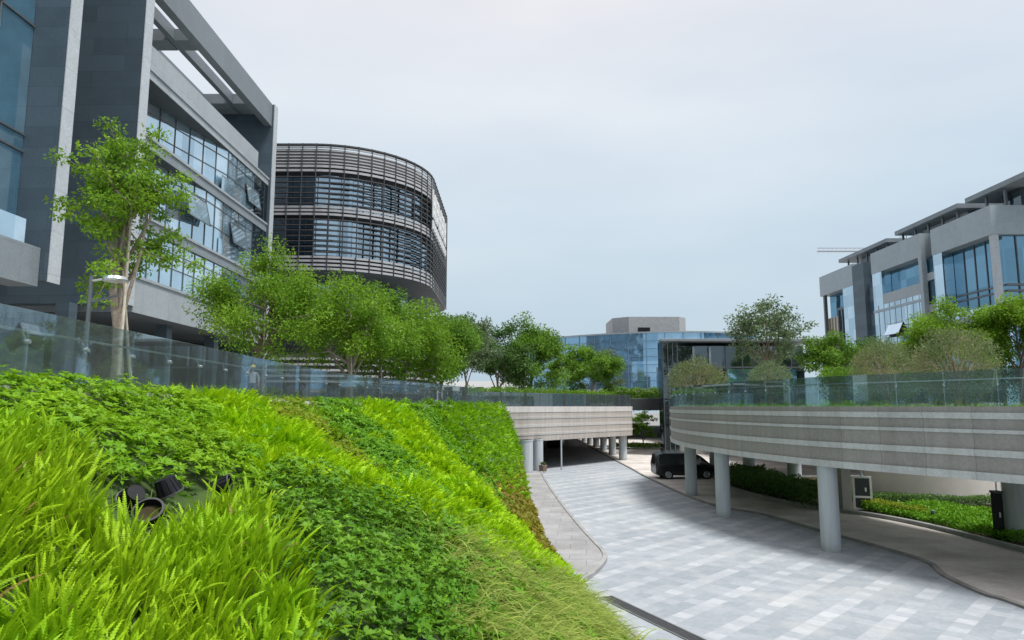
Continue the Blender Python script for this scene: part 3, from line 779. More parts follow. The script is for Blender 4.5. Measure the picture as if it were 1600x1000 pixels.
for z in (13.0,13.7): m.box(XR+1.42, XR+1.49, 78.7, 87.5, zz(z), zz(z)+.22)
for y in np.arange(79.5, 87.5, 2.0): m.box(XR+1.4, XR+1.49, y-.05, y+.05, zz(10), zz(19.5))
for x in np.arange(XR+3, 84, 2.6): m.box(x-.05, x+.05, 78.45, 78.59, zz(8), zz(19.5))
for z in (13.0,13.7): m.box(XR+1.5, 84, 78.42, 78.58, zz(z), zz(z)+.25)
m.build('mullions', M['mullion'], bR)
MB().box(XR+.7, XR+1.49, 89.7, 92.0, zz(0), zz(19.5)).build('recess_glass', M['glassRd'], bR)
for z in (8,12.4,16.6): MB().box(XR+.4, XR+.69, 89.7, 92.0, zz(z), zz(z+1.0)).build('recess_sill', M['spandrel'], bR)
# middle bay
bay(92.0, 105, 20.0, 23.2)
MB().box(XR-.15, XR+.5, 91.75, 92.5, zz(0), zz(23.0)).build('pier', M['panel_right'], bR)
MB().box(XR+.05, XR+1.45, 102.3, 104.95, zz(0), zz(20)).build('glass_pier', M['glassR'], bR)
MB().box(XR+.04, XR+1.4, 92.5, 102.28, zz(0), zz(15.0)).build('curtain_wall', M['glassR'], bR)
MB().box(XR, XR+1.45, 92.5, 102.29, zz(15.01), zz(16.5)).build('spandrel', M['spandrel'], bR)
m = MB()
for z in (7.9,14.0): m.box(XR-.06, XR+.03, 92.5, 105, zz(z), zz(z)+.35)
for y in np.arange(93.2, 105, 1.5): m.box(XR, XR+.035, y-.03, y+.03, zz(0), zz(15))
for z in (2,4,6,10,12): m.box(XR, XR+.035, 92.5, 102.3, zz(z), zz(z)+.05)
m.build('mullions', M['palemullion'], bR)
def awn2(y0, y1, zt):
    wf = MB().bar((XR-.02,y0,zt),(XR-.02,y1,zt),.06,.06).bar((XR-.8,y0,zt-1.6),(XR-.8,y1,zt-1.6),.07,.07).build('window', M['mullion'], bR)
    MB().add([(XR-.02,y0,zt),(XR-.02,y1,zt),(XR-.8,y1,zt-1.6),(XR-.8,y0,zt-1.6)],[(0,1,2,3)]).build('pane', M['glassR'], wf)
    MB().box(XR-.01,XR+.01,y0,y1,zt-1.9,zt).build('opening', M['black'], wf)
awn2(97.4, 101.2, zz(11.8))
# far bay
MB().box(XR-.2, XR+1.3, 107, 110.6, zz(0), zz(22.4)).build('dark_pier', M['granite'], bR)
MB().box(XR+.5, XR+1.45, 105.1, 106.98, zz(0), zz(19)).build('recess_glass', M['glassR'], bR)
bay(110.7, 123, 19.4, 22.9)
MB().box(XR+.05, XR+1.4, 110.7, 114.6, zz(0), zz(19.4)).build('glass_pier', M['glassR'], bR)
MB().box(XR+2, XR+2.6, 114.7, 122.8, zz(0), zz(16)).build('back_wall', M['white'], bR)
for y in (121.6, 113.9): MB().box(XR+.1, XR+.6, y, y+.5, zz(0), zz(19.4)).build('post', M['mullion'], bR)
m = MB()
for y in (114.8,116.2,117.6): m.box(XR+.5, XR+.8, y, y+.3, zz(8), zz(16.2))
m.box(XR+.5, XR+.8, 114.8, 117.9, zz(16.2), zz(16.6)); m.box(XR+.5, XR+.8, 114.8, 117.9, zz(8), zz(8.4)); m.build('steel_frame', M['mullion'], bR)
for y in np.arange(118.8, 122.8, 1.1): MB().box(XR+.9, XR+1.3, y, y+.5, zz(0), zz(15.4)).build('slat', M['stake'], bR)
# rooftop rooms and their slabs
for y0, y1, xa in ((70,85.2,57.0),(87.2,102,57.3),(106,122,58.2)):
    MB().box(xa, 80, y0, y1, zz(25.35), zz(25.95)).build('roof_slab', M['roofmetal'], bR)
    MB().box(xa+2.2, 78, max(y0+1.4,78.7), y1-3.5, zz(20.6), zz(25.28)).build('roof_room', M['glassdark'] if y0 < 80 else M['spandrel'], bR)
    for y in np.arange(max(y0+1, 79), y1, 3.2): MB().box(xa+.6, xa+.85, y, y+.25, zz(22), zz(25.28)).build('roof_post', M['mullion'], bR)

bR.scale = (1.022, 1, 1.022); bR.location.x *= 1.022
# distant crane, pale building
cr = empty('tower_crane', (176,300,0), 'distant tower crane whose thin jib shows past the right hand offices', 'crane')
m = MB()
for dx in (-.9,.9):
    for dy in (-.9,.9): m.bar((176+dx,300+dy,0),(176+dx,300+dy,zz(76)), .25,.25)
for k in range(24): m.bar((175.1,299.1,k*3.3),(176.9,299.1,k*3.3+3.3),.15,.15)
m.build('mast', M['roofmetal'], cr)
m = MB()
for dz, dy in ((0,-.7),(0,.7),(1.5,0)): m.bar((137,300+dy,zz(69)+dz),(190,300+dy,zz(69)+dz),.28,.28)
for k in range(26): m.bar((137+k*2,299.3,zz(69)),(138+k*2,300,zz(70.5)),.14,.14)
m.build('jib', M['louver_white'], cr)
fb = empty('low_building', (-12,150,5.5), 'pale low distant building glimpsed between the tree trunks', 'building')
MB().box(-26, 6, 150, 160, zz(0), zz(5.5)).build('wall', M['white'], fb)
m = MB()
for k in range(9): m.box(-25+k*3.4, -23.2+k*3.4, 149.9, 149.98, zz(1.5), zz(4.2))
m.build('windows', M['glassdark'], fb)

# ------------------------------------------------------------------ vegetation
def unit(v): return v/(np.linalg.norm(v, axis=-1, keepdims=True)+1e-9)
def leaf_quads(C, D, Nn, L, W, fold=.0):
    """diamond leaves: base C, long axis D, face normal Nn, length L, width W -> verts, quads"""
    D = unit(D); S = unit(np.cross(D, Nn)); Nn = np.cross(S, D)
    L = np.asarray(L)[:,None]; W = np.asarray(W)[:,None]
    a = C; t = C + D*L - Nn*L*fold
    m = C + D*L*.45 + Nn*L*fold*.6
    V = np.stack([a, m+S*W/2, t, m-S*W/2], 1)
    F = np.arange(len(C)*4).reshape(-1,4)
    return V.reshape(-1,3), F
def rand_dirs(n, zb=0.):
    v = RNG.normal(size=(n,3)); v[:,2] += zb; return unit(v)

class Acc:
    def __init__(s): s.V = []; s.F = []; s.T = []; s.n = 0
    def add(s, V, F, T):
        s.V.append(V); s.F.append(F+s.n); s.T.append(np.asarray(T)); s.n += len(V)
    def out(s, name, mat, **k):
        return np_mesh(name, np.concatenate(s.V), np.concatenate(s.F), mat, tint=np.concatenate(s.T), **k)

M['leaf_bright'] = leaf_mat('leaf_bright', (.045,.14,.010), (.25,.42,.03), (.12,.26,.02), .35)
M['leaf_mid'] = leaf_mat('leaf_mid', (.035,.11,.012), (.19,.35,.035), (.09,.20,.02), .35)
M['leaf_dark'] = leaf_mat('leaf_dark', (.035,.09,.022), (.13,.24,.06), None, .35)
M['leaf_grey'] = leaf_mat('leaf_grey', (.05,.09,.045), (.18,.26,.12), None, .25)
M['leaf_olive'] = leaf_mat('leaf_olive', (.06,.10,.035), (.19,.25,.10), (.16,.15,.075), .3, .5, .8)

def make_tree(label, base, height, crown, seed, leaf='leaf_mid', n_leaf=6000, size=.12, trunk_r=.11, fork=.32, limbs=9, group='trees behind the balustrade',
              stakes=0, cz=None, bark='bark', name='tree', clump=.42, lean=(0,0), flat=.6, sub=3, leaf_aspect=.5):
    rs = np.random.default_rng(seed)
    x, y, z = base
    root = empty(name, base, label, 'tree', group)
    rx, ry, rz = crown
    cz = height-rz*.95 if cz is None else cz
    C = np.array((x+lean[0], y+lean[1], z+cz)); B = np.array(base, float)
    tr = MB()
    top = C + np.array((0,0,rz*.45)); k = 7
    tp = []
    for i in range(k):
        t = i/(k-1); p = B*(1-t)+top*t; p[:2] += rs.normal(size=2)*.06*math.sin(math.pi*t)*height/4
        p[2] = B[2]-.05+(top[2]-B[2]+.05)*t; tp.append(p)
    rr = [trunk_r*(1.25 if i == 0 else 1)*(1-.78*i/(k-1)) for i in range(k)]
    tr.tube(tp, rr, 9)
    tp = np.array(tp); clusters = []
    for j in range(limbs):
        t = fork + (0.95-fork)*((j+rs.random()*.7)/limbs); f = t*(k-1); i = min(int(f), k-2); s0 = tp[i]*(1-(f-i))+tp[i+1]*(f-i)
        ang = j*2.4+rs.random()*.9
        q = rs.random()*.35+.62
        el = rs.random()*1.5-.55+.5*(j/limbs)
        e_ = C + np.array((rx*math.cos(ang)*math.cos(el), ry*math.sin(ang)*math.cos(el), rz*math.sin(el)))*q
        if e_[2] < s0[2]-.1*height: e_[2] = s0[2]-.06*height
        mid = (s0*.5+e_*.5) + rs.normal(size=3)*.08*height*.3 + np.array((0,0,.04*height))
        r0 = trunk_r*(1-.7*t)*.62
        tr.tube([s0, s0*.6+mid*.4, mid, e_*.6+mid*.4, e_], [r0, r0*.8, r0*.6, r0*.42, r0*.2], 6, cap=False)
        clusters.append((e_, 1.)); 
        for b_ in range(sub):
            a0 = mid*(1-b_/sub)+e_*(b_/sub)
            d = unit(rs.normal(size=3)+np.array((math.cos(ang)*.5, math.sin(ang)*.5, .25)))*(.26+.22*rs.random())*max(rx, rz)
            e2 = a0+d
            tr.tube([a0, a0+d*.5+rs.normal(size=3)*.04, e2], [r0*.4, r0*.26, r0*.1], 5, cap=False)
            clusters.append((e2, .8))
            if sub > 2: clusters.append((a0+d*.55, .6))
    clusters.append((top, 1.)); clusters.append((top+np.array((0,0,rz*.35)), .7))
    tr.build('trunk', M[bark], root, smooth=False)
    wts = np.array([c[1] for c in clusters]); wts = wts/wts.sum()
    idx = rs.choice(len(clusters), n_leaf, p=wts)
    cp = np.array([c[0] for c in clusters])[idx]; cs = np.array([c[1] for c in clusters])[idx]
    d = rs.normal(size=(n_leaf,3)); d = d/np.linalg.norm(d,axis=1,keepdims=True)*(rs.random((n_leaf,1))**.45)
    off = d*np.array((1,1,flat))*clump*(rx+rz)/2*cs[:,None]
    P = cp+off
    nrm = unit(rs.normal(size=(n_leaf,3))*.8+np.array((0,0,.9))+off*.4)
    dr = unit(rs.normal(size=(n_leaf,3))*.8+off*1.5+np.array((0,0,-.25)))
    L = size*(.65+.7*rs.random(n_leaf)); 
    V, F = leaf_quads(P, dr, nrm, L, L*leaf_aspect, .08)
    ct = rs.random(len(clusters))[idx]
    T = np.repeat(np.clip(ct*.65+rs.random(n_leaf)*.35, 0, 1), 4)
    np_mesh('crown', V, F, M[leaf], root, tint=T)
    for s_ in range(stakes):
        a = -1.0+s_*2.3; r_ = .6
        MB().tube([(x+r_*math.cos(a), y+r_*math.sin(a), z-.05), (x+.06*math.cos(a+2), y+.06*math.sin(a+2), z+height*(.7 if s_ == 0 else .45))], [.05,.03], 7).build('support_pole', M['stake'], root)
    return root

def px(pxx, t): return (pxx-800)/1066.7*t
make_tree('tall slender bright green tree with a pale support pole, first from the left', (-11.3,19.6,5.66), 8.35, (.95,1.0,3.2), 3, 'leaf_bright', 12500, .125, .17, .3, 18, stakes=2, clump=.26, cz=5.0, bark='barkpale', flat=.5, lean=(-.1,0))
make_tree('leafy mid green staked tree by the far end wall of the granite block', (px(408,31),31,5.58), 6.9, (2.8,2.4,3.3), 8, 'leaf_bright', 25000, .13, .22, .22, 15, stakes=2, cz=3.75, flat=.85, clump=.3)
make_tree('bright green spreading tree in front of the louvered building', (px(545,34),34,5.55), 6.5, (3.2,2.7,3.2), 5, 'leaf_bright', 25000, .14, .15, .2, 15, stakes=2, cz=3.5, clump=.3, flat=.85, bark='barkpale')
make_tree('slender tree with a pale pole between two fuller trees, before the louvered building', (px(592,38),38,5.5), 6.6, (2.0,1.8,2.9), 31, 'leaf_mid', 16000, .15, .11, .25, 13, stakes=1, cz=3.9, clump=.3)
make_tree('leaning tree with light leaves beside the rounded corner of the louvered building', (px(630,40),40,5.5), 5.9, (3.5,2.7,3.1), 13, 'leaf_bright', 25000, .15, .13, .18, 15, stakes=1, cz=3.2, clump=.3, flat=.85)
make_tree('tree at the right edge of the louvered building', (px(690,46),46,5.5), 6.1, (2.6,2.1,3.1), 14, 'leaf_mid', 23000, .17, .13, .18, 14, cz=3.4, clump=.3, flat=.9)
make_tree('thin pale leaved tree with gaps, next right of the louvered building', (px(728,52),52,5.5), 6.6, (2.3,1.8,3.1), 15, 'leaf_grey', 11000, .19, .1, .25, 12, cz=4.0, bark='barkpale', clump=.27)
make_tree('dark upright tree, nearer the louvered building of the dark pair above the bridge', (px(775,70),70,5.5), 8.2, (2.9,2.4,4.0), 16, 'leaf_dark', 18000, .25, .15, .16, 15, cz=4.4, clump=.3, flat=.9)
make_tree('dark upright tree with the taller crown, above the middle of the bridge', (px(832,72),72,5.5), 8.8, (3.3,2.6,4.3), 17, 'leaf_mid', 20000, .25, .15, .16, 15, cz=4.6, clump=.3, flat=.9)
make_tree('slim bluish young tree in front of the blue glass wall', (px(880,84),84,5.5), 6.4, (1.8,1.6,2.6), 18, 'leaf_mid', 5000, .25, .1, .25, 10, cz=4.0, clump=.27)
make_tree('rounded multi stemmed tree in front of the blue glass building', (px(923,80),80,5.5), 6.6, (3.5,2.8,3.0), 19, 'leaf_mid', 15000, .26, .14, .12, 14, cz=4.0, clump=.32, bark='barkpale')
make_tree('airy dark grey leaved small tree at the right side of the rounded tree', (px(952,86),86,5.5), 7.2, (2.0,2.0,2.6), 20, 'leaf_grey', 2600, .27, .1, .3, 11, cz=4.9, clump=.3)
GR = 'trees beyond the right deck'
make_tree('tall airy dark tree with open branches rising above the right deck', (px(1200,62),62,5.5), 10.1, (3.5,3.2,4.1), 21, 'leaf_grey', 6500, .27, .16, .3, 17, GR, cz=6.0, clump=.23, sub=4)
make_tree('low dense dark green tree under the far end of the right office row', (px(1302,60),60,5.5), 6.4, (2.7,2.4,2.4), 22, 'leaf_mid', 12000, .22, .15, .2, 13, GR, cz=3.9, clump=.36)
make_tree('dark tree behind the pale clipped shrub', (px(1362,70),70,5.5), 6.9, (3.4,2.6,2.5), 23, 'leaf_dark', 8000, .25, .15, .2, 12, GR, cz=4.2, clump=.34)
make_tree('wide bright green tree rising behind the largest clipped shrub', (px(1500,55),55,5.5), 8.1, (4.4,3.0,3.3), 24, 'leaf_bright', 26000, .2, .17, .2, 16, GR, cz=4.9, clump=.3)
make_tree('bright green branching tree at the right edge of the picture', (px(1592,53),53,5.5), 8.4, (3.4,2.8,3.4), 25, 'leaf_bright', 22000, .2, .16, .25, 14, GR, cz=5.2, clump=.3)
make_tree('green tree filling the gap between the two clipped shrubs', (px(1436,58),58,5.5), 6.5, (2.4,2.4,2.6), 26, 'leaf_bright', 10000, .22, .14, .2, 12, GR, cz=3.7, clump=.34)

def clipped(label, x, y, w, top, seed, leaf='leaf_olive', n=7000, size=.085, z=5.5):
    rs = np.random.default_rng(seed); root = empty('clipped_shrub', (x,y,z), label, 'shrub', 'round clipped shrubs on the right deck')
    r = w/2; h = top; zc = z+h-r*.92
    st = MB()
    for k in range(7):
        a = k*.9; st.tube([(x+.06*math.cos(a), y+.06*math.sin(a), z-.02),(x+.2*math.cos(a), y+.2*math.sin(a), zc-r*.5),(x+.6*r*math.cos(a), y+.6*r*math.sin(a), zc+.2*r)], [.05,.035,.012], 6, cap=False)
    for k in range(60):
        d = unit(rs.normal(size=3)); st.tube([(x,y,zc-.5*r), tuple(np.array((x,y,zc))+d*r*.55), tuple(np.array((x,y,zc))+d*r*(.9+.14*rs.random()))], [.018,.012,.004], 4, cap=False)
    st.build('stems', M['barkpale'], root)
    d = unit(rs.normal(size=(n,3))); lump = 1+.07*np.sin(d[:,0]*7+seed)+.06*np.sin(d[:,1]*9+d[:,2]*6)
    rad = r*(.55+.45*rs.random((n,1))**.5)*lump[:,None]*(1+.03*rs.normal(size=(n,1)))
    P = np.array((x,y,zc))+d*rad*np.array((1,1,.95))
    L = size*(.6+.9*rs.random(n))
    V, F = leaf_quads(P, unit(d*.8+rs.normal(size=(n,3))*.8), unit(rs.normal(size=(n,3))+d*.3), L, L*.4, .05)
    np_mesh('crown', V, F, M[leaf], root, tint=np.repeat(np.clip(rs.random(n)*.8+.2*(d[:,2]), 0, 1), 4))
clipped('olive clipped ball shrub at the deck end in front of the dark annex', 13.1, 48.5, 4.0, 3.4, 1, n=9000, size=.13)
clipped('small grey green clipped ball shrub under the tall airy tree', 16.2, 43, 2.5, 2.75, 2, 'leaf_grey', 7000, .1)
clipped('grey olive clipped ball shrub in the middle of the right deck', 17.7, 32.4, 3.1, 3.05, 3, 'leaf_olive', 11000, .085)
clipped('largest brownish clipped ball shrub nearest the right edge of the picture', 17.9, 27.6, 3.1, 3.1, 4, 'leaf_olive', 13000, .08)

# ---- scatter on the slope
def in_poly(x, y, poly):
    ins = np.zeros(len(x), bool); n = len(poly)
    for i in range(n):
        x0,y0 = poly[i]; x1,y1 = poly[(i+1)%n]
        c = ((y0 > y) != (y1 > y)) & (x < (x1-x0)*(y-y0)/(y1-y0+1e-12)+x0); ins ^= c
    return ins
Z = {
 'pots': [(-4.85,7.5),(-4.7,9.0),(-3.9,9.1),(-3.6,8.4),(-3.45,7.0),(-3.95,6.6),(-4.4,6.8)],
 'pots2': [(-4.6,9.2),(-4.35,10.2),(-3.8,10.1),(-3.75,9.2)],
 'fern': [(-7.3,1),(-6.9,7.4),(-5.97,8.1),(-5.3,8.35),(-4.6,7.9),(-4.2,7.3),(-3.8,7.2),(-3.7,8.4),(-4.05,9.3),(-3.6,9.7),(-2.95,8.7),(-2.3,7.7),(-1.75,6.4),(-1.3,4.5),(-.9,1)],
 'broad': [(-7.6,7.2),(-7.6,15.3),(-5,12.9),(-4.0,11.2),(-4.0,10.4),(-4.6,9.2),(-4.6,8.2),(-5.3,8.3),(-6.6,7.6)],
 'yel': [(-7.6,15.0),(-7.6,19.0),(-5.97,17.4),(-3.6,16.2),(-1.6,17.8),(.9,24.2),(1.9,24.2),(2.1,21.0),(.7,18.9),(-.86,15.7),(-2.5,13.7),(-3.9,11.8),(-5,12.8)],
 'gold': [(-7.6,18.8),(-7.6,25),(-5.0,20.5),(-3.1,17.6),(-3.6,16.3),(-5.97,17.5)],
 'stripe': [(-6.9,29),(-5.4,33.5),(-3.1,30.5),(-.47,26.3),(.4,23.5),(-.4,20.2),(-1.6,20.6),(-3.4,23.4)],
 'brt': [(-4.4,37.6),(-2.2,47),(-1.8,57),(.4,57),(.1,44),(-.7,33),(-1.2,31.2),(-2.07,32.2)],
 'olive': [(-.8,32.6),(.0,41),(.4,57),(1.6,57),(2.4,26),(2.0,23.6),(.9,24.0),(.3,22.8),(-.4,25.0)],
 'arch': [(-1.54,13.6),(-.4,17.2),(.6,18.9),(1.4,20.2),(2.3,20.6),(3.4,16),(5,9),(5,2),(-.6,2),(-.6,8.2),(-1.0,10.7)],
 'ivy': [(-4.03,10.6),(-3.9,11.8),(-2.5,13.7),(-1.54,14.1),(-1.0,10.7),(-.6,8.2),(-.6,2),(-1.0,4.5),(-1.75,6.4),(-2.3,7.7),(-2.95,8.7),(-3.6,9.7),(-4.05,9.7)],
}
def scatter(n, y0, y1):
    y = RNG.random(n)*(y1-y0)+y0; s = RNG.random(n)*1.03-.03
    xt = xtop(y); xb = xbot(y); x = xt+s*(xb-xt)
    wgt = (xb-xt)/11.2
    k = RNG.random(n) < wgt
    return x[k], y[k]
def zone_pts(z, dens, y0, y1, excl=('pots','pots2'), edge=.35):
    if z in excl: excl = ()
    area = 11.2*(y1-y0)*1.2; x, y = scatter(int(dens*area), y0, y1)
    edge = edge*np.where(RNG.random(len(x)) < .16, 2.6, 1.0)
    jx = x+edge*np.sin(y*2.3+x*1.7)*.6+RNG.normal(size=len(x))*edge*.35; jy = y+edge*np.sin(x*2.9-y)*.8+RNG.normal(size=len(x))*edge*.5
    m = in_poly(jx, jy, Z[z]) if z else np.ones(len(x), bool)
    if z is None:
        for q in Z.values(): m &= ~in_poly(jx, jy, q)
    for e in excl: m &= ~in_poly(x, y, Z[e])
    x, y = x[m], y[m]
    keep = y > .95*np.abs(x)*.9
    x, y = x[keep], y[keep]
    return x, y, hill_z(x, y)
def slope_n(x, y):
    e_ = .05; dzx = (hill_z(x+e_, y)-hill_z(x-e_, y))/(2*e_); dzy = (hill_z(x, y+e_)-hill_z(x, y-e_))/(2*e_)
    return unit(np.stack([-dzx, -dzy, np.ones_like(dzx)], 1))
def clumpnoise(x, y, f=1.3):
    return .5+.25*np.sin(x*f*2.1+y*f*.7+2*np.sin(y*f*.9))+.25*np.sin(y*f*1.9-x*f*1.1+1.5*np.sin(x*f*1.3))

def blades(x, y, z, D, L, W, droop, K, tint, acc, tipgain=.3):
    """curved strips; D initial direction, droop bends towards gravity and outward"""
    n = len(x); P = np.stack([x,y,z],1); D = unit(D); side = unit(np.cross(D, RNG.normal(size=(n,3))))
    out = D.copy(); out[:,2] = 0; out = unit(out+1e-6)
    rows = []; T = []
    p = P.copy(); d = D.copy()
    for k in range(K+1):
        t = k/K; wd = W*(1-t**1.6)*(.55+.9*min(t*3,.5))
        if k == K: wd = W*.04
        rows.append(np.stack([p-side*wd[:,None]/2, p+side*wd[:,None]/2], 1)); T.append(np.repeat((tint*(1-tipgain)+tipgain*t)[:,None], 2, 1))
        p = p + d*(L/K)[:,None]
        d = unit(d + (np.array((0,0,-1.))*.8+out*.35)*(droop/K)[:,None]*(1+t))
    V = np.stack(rows, 1)          # n,K+1,2,3
    base = (np.arange(n)*(K+1)*2)[:,None]
    f = np.array([[2*k, 2*k+1, 2*k+3, 2*k+2] for k in range(K)]).reshape(1,K,4)
    F = (base[:,:,None]+f).reshape(-1,4)
    acc.add(V.reshape(-1,3), F, np.clip(np.stack(T,1).reshape(-1), 0, 1))

def fronds(x, y, z, D, L, acc, tint, npin=16, wmax=.052, bend=.55):
    """sword-fern fronds: a rachis with pairs of narrow leaflets"""
    n = len(x); P = np.stack([x,y,z],1); d = unit(D); out = d.copy(); out[:,2] = 0; out = unit(out+1e-6)
    side = unit(np.cross(d, RNG.normal(size=(n,3))*.6+out)); p = P.copy(); pts = []; dirs = []
    for k in range(npin+1):
        pts.append(p.copy()); dirs.append(d.copy())
        p = p+d*(L/npin)[:,None]
        d = unit(d+(np.array((0,0,-1.))*.55+out*.5)*(np.broadcast_to(bend, (n,))/npin)[:,None]*(.4+2.2*(k/npin)**2))
    Vs = []; Ts = []
    for k in range(1, npin+1):
        t = k/npin; w_ = wmax*min(1, .35+t*2.2)*(1-t**3)**.7*(L/.55) + .004
        nrm = unit(np.cross(side, dirs[k])); seg = (L/npin)
        for sg in (-1, 1):
            tip = pts[k]+side*(sg*w_)[:,None]+dirs[k]*(w_*.35)[:,None]+nrm*(w_*.18)[:,None]
            a = pts[k]-dirs[k]*(seg*.62)[:,None]; b = pts[k]+dirs[k]*(seg*.5)[:,None]
            m = (pts[k]*.25+tip*.75)+dirs[k]*(seg*.5)[:,None]
            Vs.append(np.stack([a, b, m, tip], 1)); Ts.append(np.repeat((tint*.34+.66*t**1.7)[:,None], 4, 1))  # paler young tips; darker bases also paint in the shade between fronds
    V = np.stack(Vs,1).reshape(-1,3); F = np.arange(len(V)).reshape(-1,4)
    acc.add(V, F, np.clip(np.stack(Ts,1).reshape(-1), 0, 1))
    # rachis strip
    rows = [np.stack([pts[k]-side*.0022, pts[k]+side*.0022],1) for k in range(0, npin+1, 2)]
    K = len(rows)-1; V = np.stack(rows,1); basei = (np.arange(n)*(K+1)*2)[:,None]
    f = np.array([[2*k,2*k+1,2*k+3,2*k+2] for k in range(K)]).reshape(1,K,4)
    acc.add(V.reshape(-1,3), (basei[:,:,None]+f).reshape(-1,4), np.full(V.size//3, .8))

M['fern'] = leaf_mat('fern_leaf', (.022,.10,.005), (.46,.70,.018), (.22,.45,.010), .27, .45, .8)
M['broad'] = leaf_mat('broad_leaf', (.03,.12,.006), (.27,.48,.018), (.13,.31,.012), .3, .35, .9)
M['yellowgrass'] = leaf_mat('yellow_green_grass', (.08,.24,.005), (.47,.70,.010), (.30,.56,.008), .3, .5, .5)
M['goldleaf'] = leaf_mat('gold_leaf', (.09,.17,.015), (.31,.37,.03), (.10,.21,.015), .35, .5, .7)
M['midleaf'] = leaf_mat('mid_leaf', (.02,.09,.008), (.18,.40,.020), (.09,.25,.012), .27, .4, .6)
M['ivy'] = leaf_mat('dark_ivy', (.010,.05,.006), (.17,.36,.022), (.055,.18,.010), .22, .3, .7)
M['archgrass'] = leaf_mat('arching_grass', (.04,.13,.010), (.46,.52,.12), None, .35, .5, .8)
M['oliveleaf'] = leaf_mat('olive_leaf', (.075,.10,.010), (.26,.25,.03), (.19,.13,.02), .3, .35, .9)
M['brightface'] = leaf_mat('bright_moss_leaf', (.05,.18,.006), (.32,.58,.014), (.14,.33,.010), .3, .5, .55)

STUFF = dict(kind='stuff')
# foreground ferns in clumps
acc = Acc()
cx, cy, cz_ = zone_pts('fern', 22, 2.4, 10.2, edge=.15)
for rep in range(1):
    n_per = 19
    X_ = np.repeat(cx, n_per); Y_ = np.repeat(cy, n_per)
    a = RNG.random(len(X_))*2*np.pi; rr = RNG.random(len(X_))**.6*.15
    X_ = X_+np.cos(a)*rr; Y_ = Y_+np.sin(a)*rr; Z_ = hill_z(X_, Y_)-.02
    big = np.repeat(.75+.5*RNG.random(len(cx)), n_per)
    lean_ = np.repeat(RNG.normal(size=(len(cx),2))*.16, n_per, 0)
    D = np.stack([np.cos(a)*rr*1.9+.06+lean_[:,0], np.sin(a)*rr*1.9-.03+lean_[:,1], np.full(len(a), 1.)],1)+RNG.normal(size=(len(a),3))*.10
    L = (.36+.24*RNG.random(len(a)))*big
    T = np.clip(np.repeat(RNG.random(len(cx))*.5, n_per)+RNG.random(len(a))*.5, 0, 1)
    fronds(X_, Y_, Z_, D, L, acc, T, npin=28, wmax=.024, bend=.25+1.5*RNG.random(len(a))**1.8)
acc2 = Acc(); k_ = RNG.random(len(X_)) < .012
fronds(X_[k_], Y_[k_], Z_[k_], D[k_]+RNG.normal(size=(k_.sum(),3))*.35, L[k_]*1.05, acc2, T[k_]*.4, npin=16, wmax=.026, bend=np.full(k_.sum(), 1.3))
acc2.out('dry_fern', leaf_mat('dry_fern_leaf', (.16,.10,.03), (.38,.28,.09)), label='few dry brownish fronds among the bright ferns at the lower left', cat='ferns', kind='stuff')
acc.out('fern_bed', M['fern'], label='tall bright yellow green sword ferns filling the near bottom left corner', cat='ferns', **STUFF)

def rosettes(zn, dens, y0, y1, name, mat, L, nl, lift, label, cat, aspect=.36, spread=.9, stem=.0, edge=.35, big=.35):
    x, y, z = zone_pts(zn, dens, y0, y1, edge=edge); n = len(x)
    N_ = slope_n(x, y); h = (lift*(.3+.7*RNG.random(n))*(.6+.8*clumpnoise(x, y, 1.6)))
    up = unit(N_*.6+np.array((0,0,.6))+RNG.normal(size=(n,3))*.3)
    P = np.stack([x,y,z],1)+up*h[:,None]
    Pr = np.repeat(P, nl, 0); ur = np.repeat(up, nl, 0)
    a = np.tile(np.arange(nl)*2*np.pi/nl, n)+np.repeat(RNG.random(n)*6, nl)
    t1 = unit(np.cross(ur, np.array((.3,.2,1.))+0*ur)); t2 = np.cross(ur, t1)
    d = unit((t1*np.cos(a)[:,None]+t2*np.sin(a)[:,None])*spread+ur*.42+RNG.normal(size=Pr.shape)*.18)
    l = np.repeat(L*(.7+.6*RNG.random(n)), nl)*(.8+.4*RNG.random(n*nl))
    V, F = leaf_quads(Pr, d, unit(ur+RNG.normal(size=Pr.shape)*.25), l, l*aspect, .12)
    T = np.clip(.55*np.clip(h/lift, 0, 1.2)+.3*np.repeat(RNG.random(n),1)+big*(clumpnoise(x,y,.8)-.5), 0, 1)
    return np_mesh(name, V, F, mat, tint=np.repeat(np.repeat(T, nl), 4), label=label, cat=cat, kind='stuff')
rosettes('broad', 150, 6.5, 16.5, 'broadleaf_shrub', M['broad'], .095, 7, .40, 'low bright green broadleaf shrubs along the foot of the left balustrade', 'shrubs', .4, 1.0)
rosettes('ivy', 150, 3.0, 15.0, 'ivy_cover', M['ivy'], .085, 6, .55, 'dark glossy ivy like ground cover in the middle of the green slope', 'ground cover', .5, .9)
rosettes(None, 150, 9.0, 57, 'leafy_cover', M['midleaf'], .11, 5, .36, 'mid green leafy ground cover between the bright strips of the slope', 'ground cover', .5)
rosettes('gold', 170, 14, 26, 'golden_cover', M['goldleaf'], .085, 5, .3, 'yellowish golden leaved ground cover near the top of the slope', 'ground cover', .5)
rosettes('olive', 150, 21, 57, 'olive_cover', M['oliveleaf'], .16, 5, .25, 'brownish olive ground cover at the foot of the slope by the pavement', 'ground cover', .6)
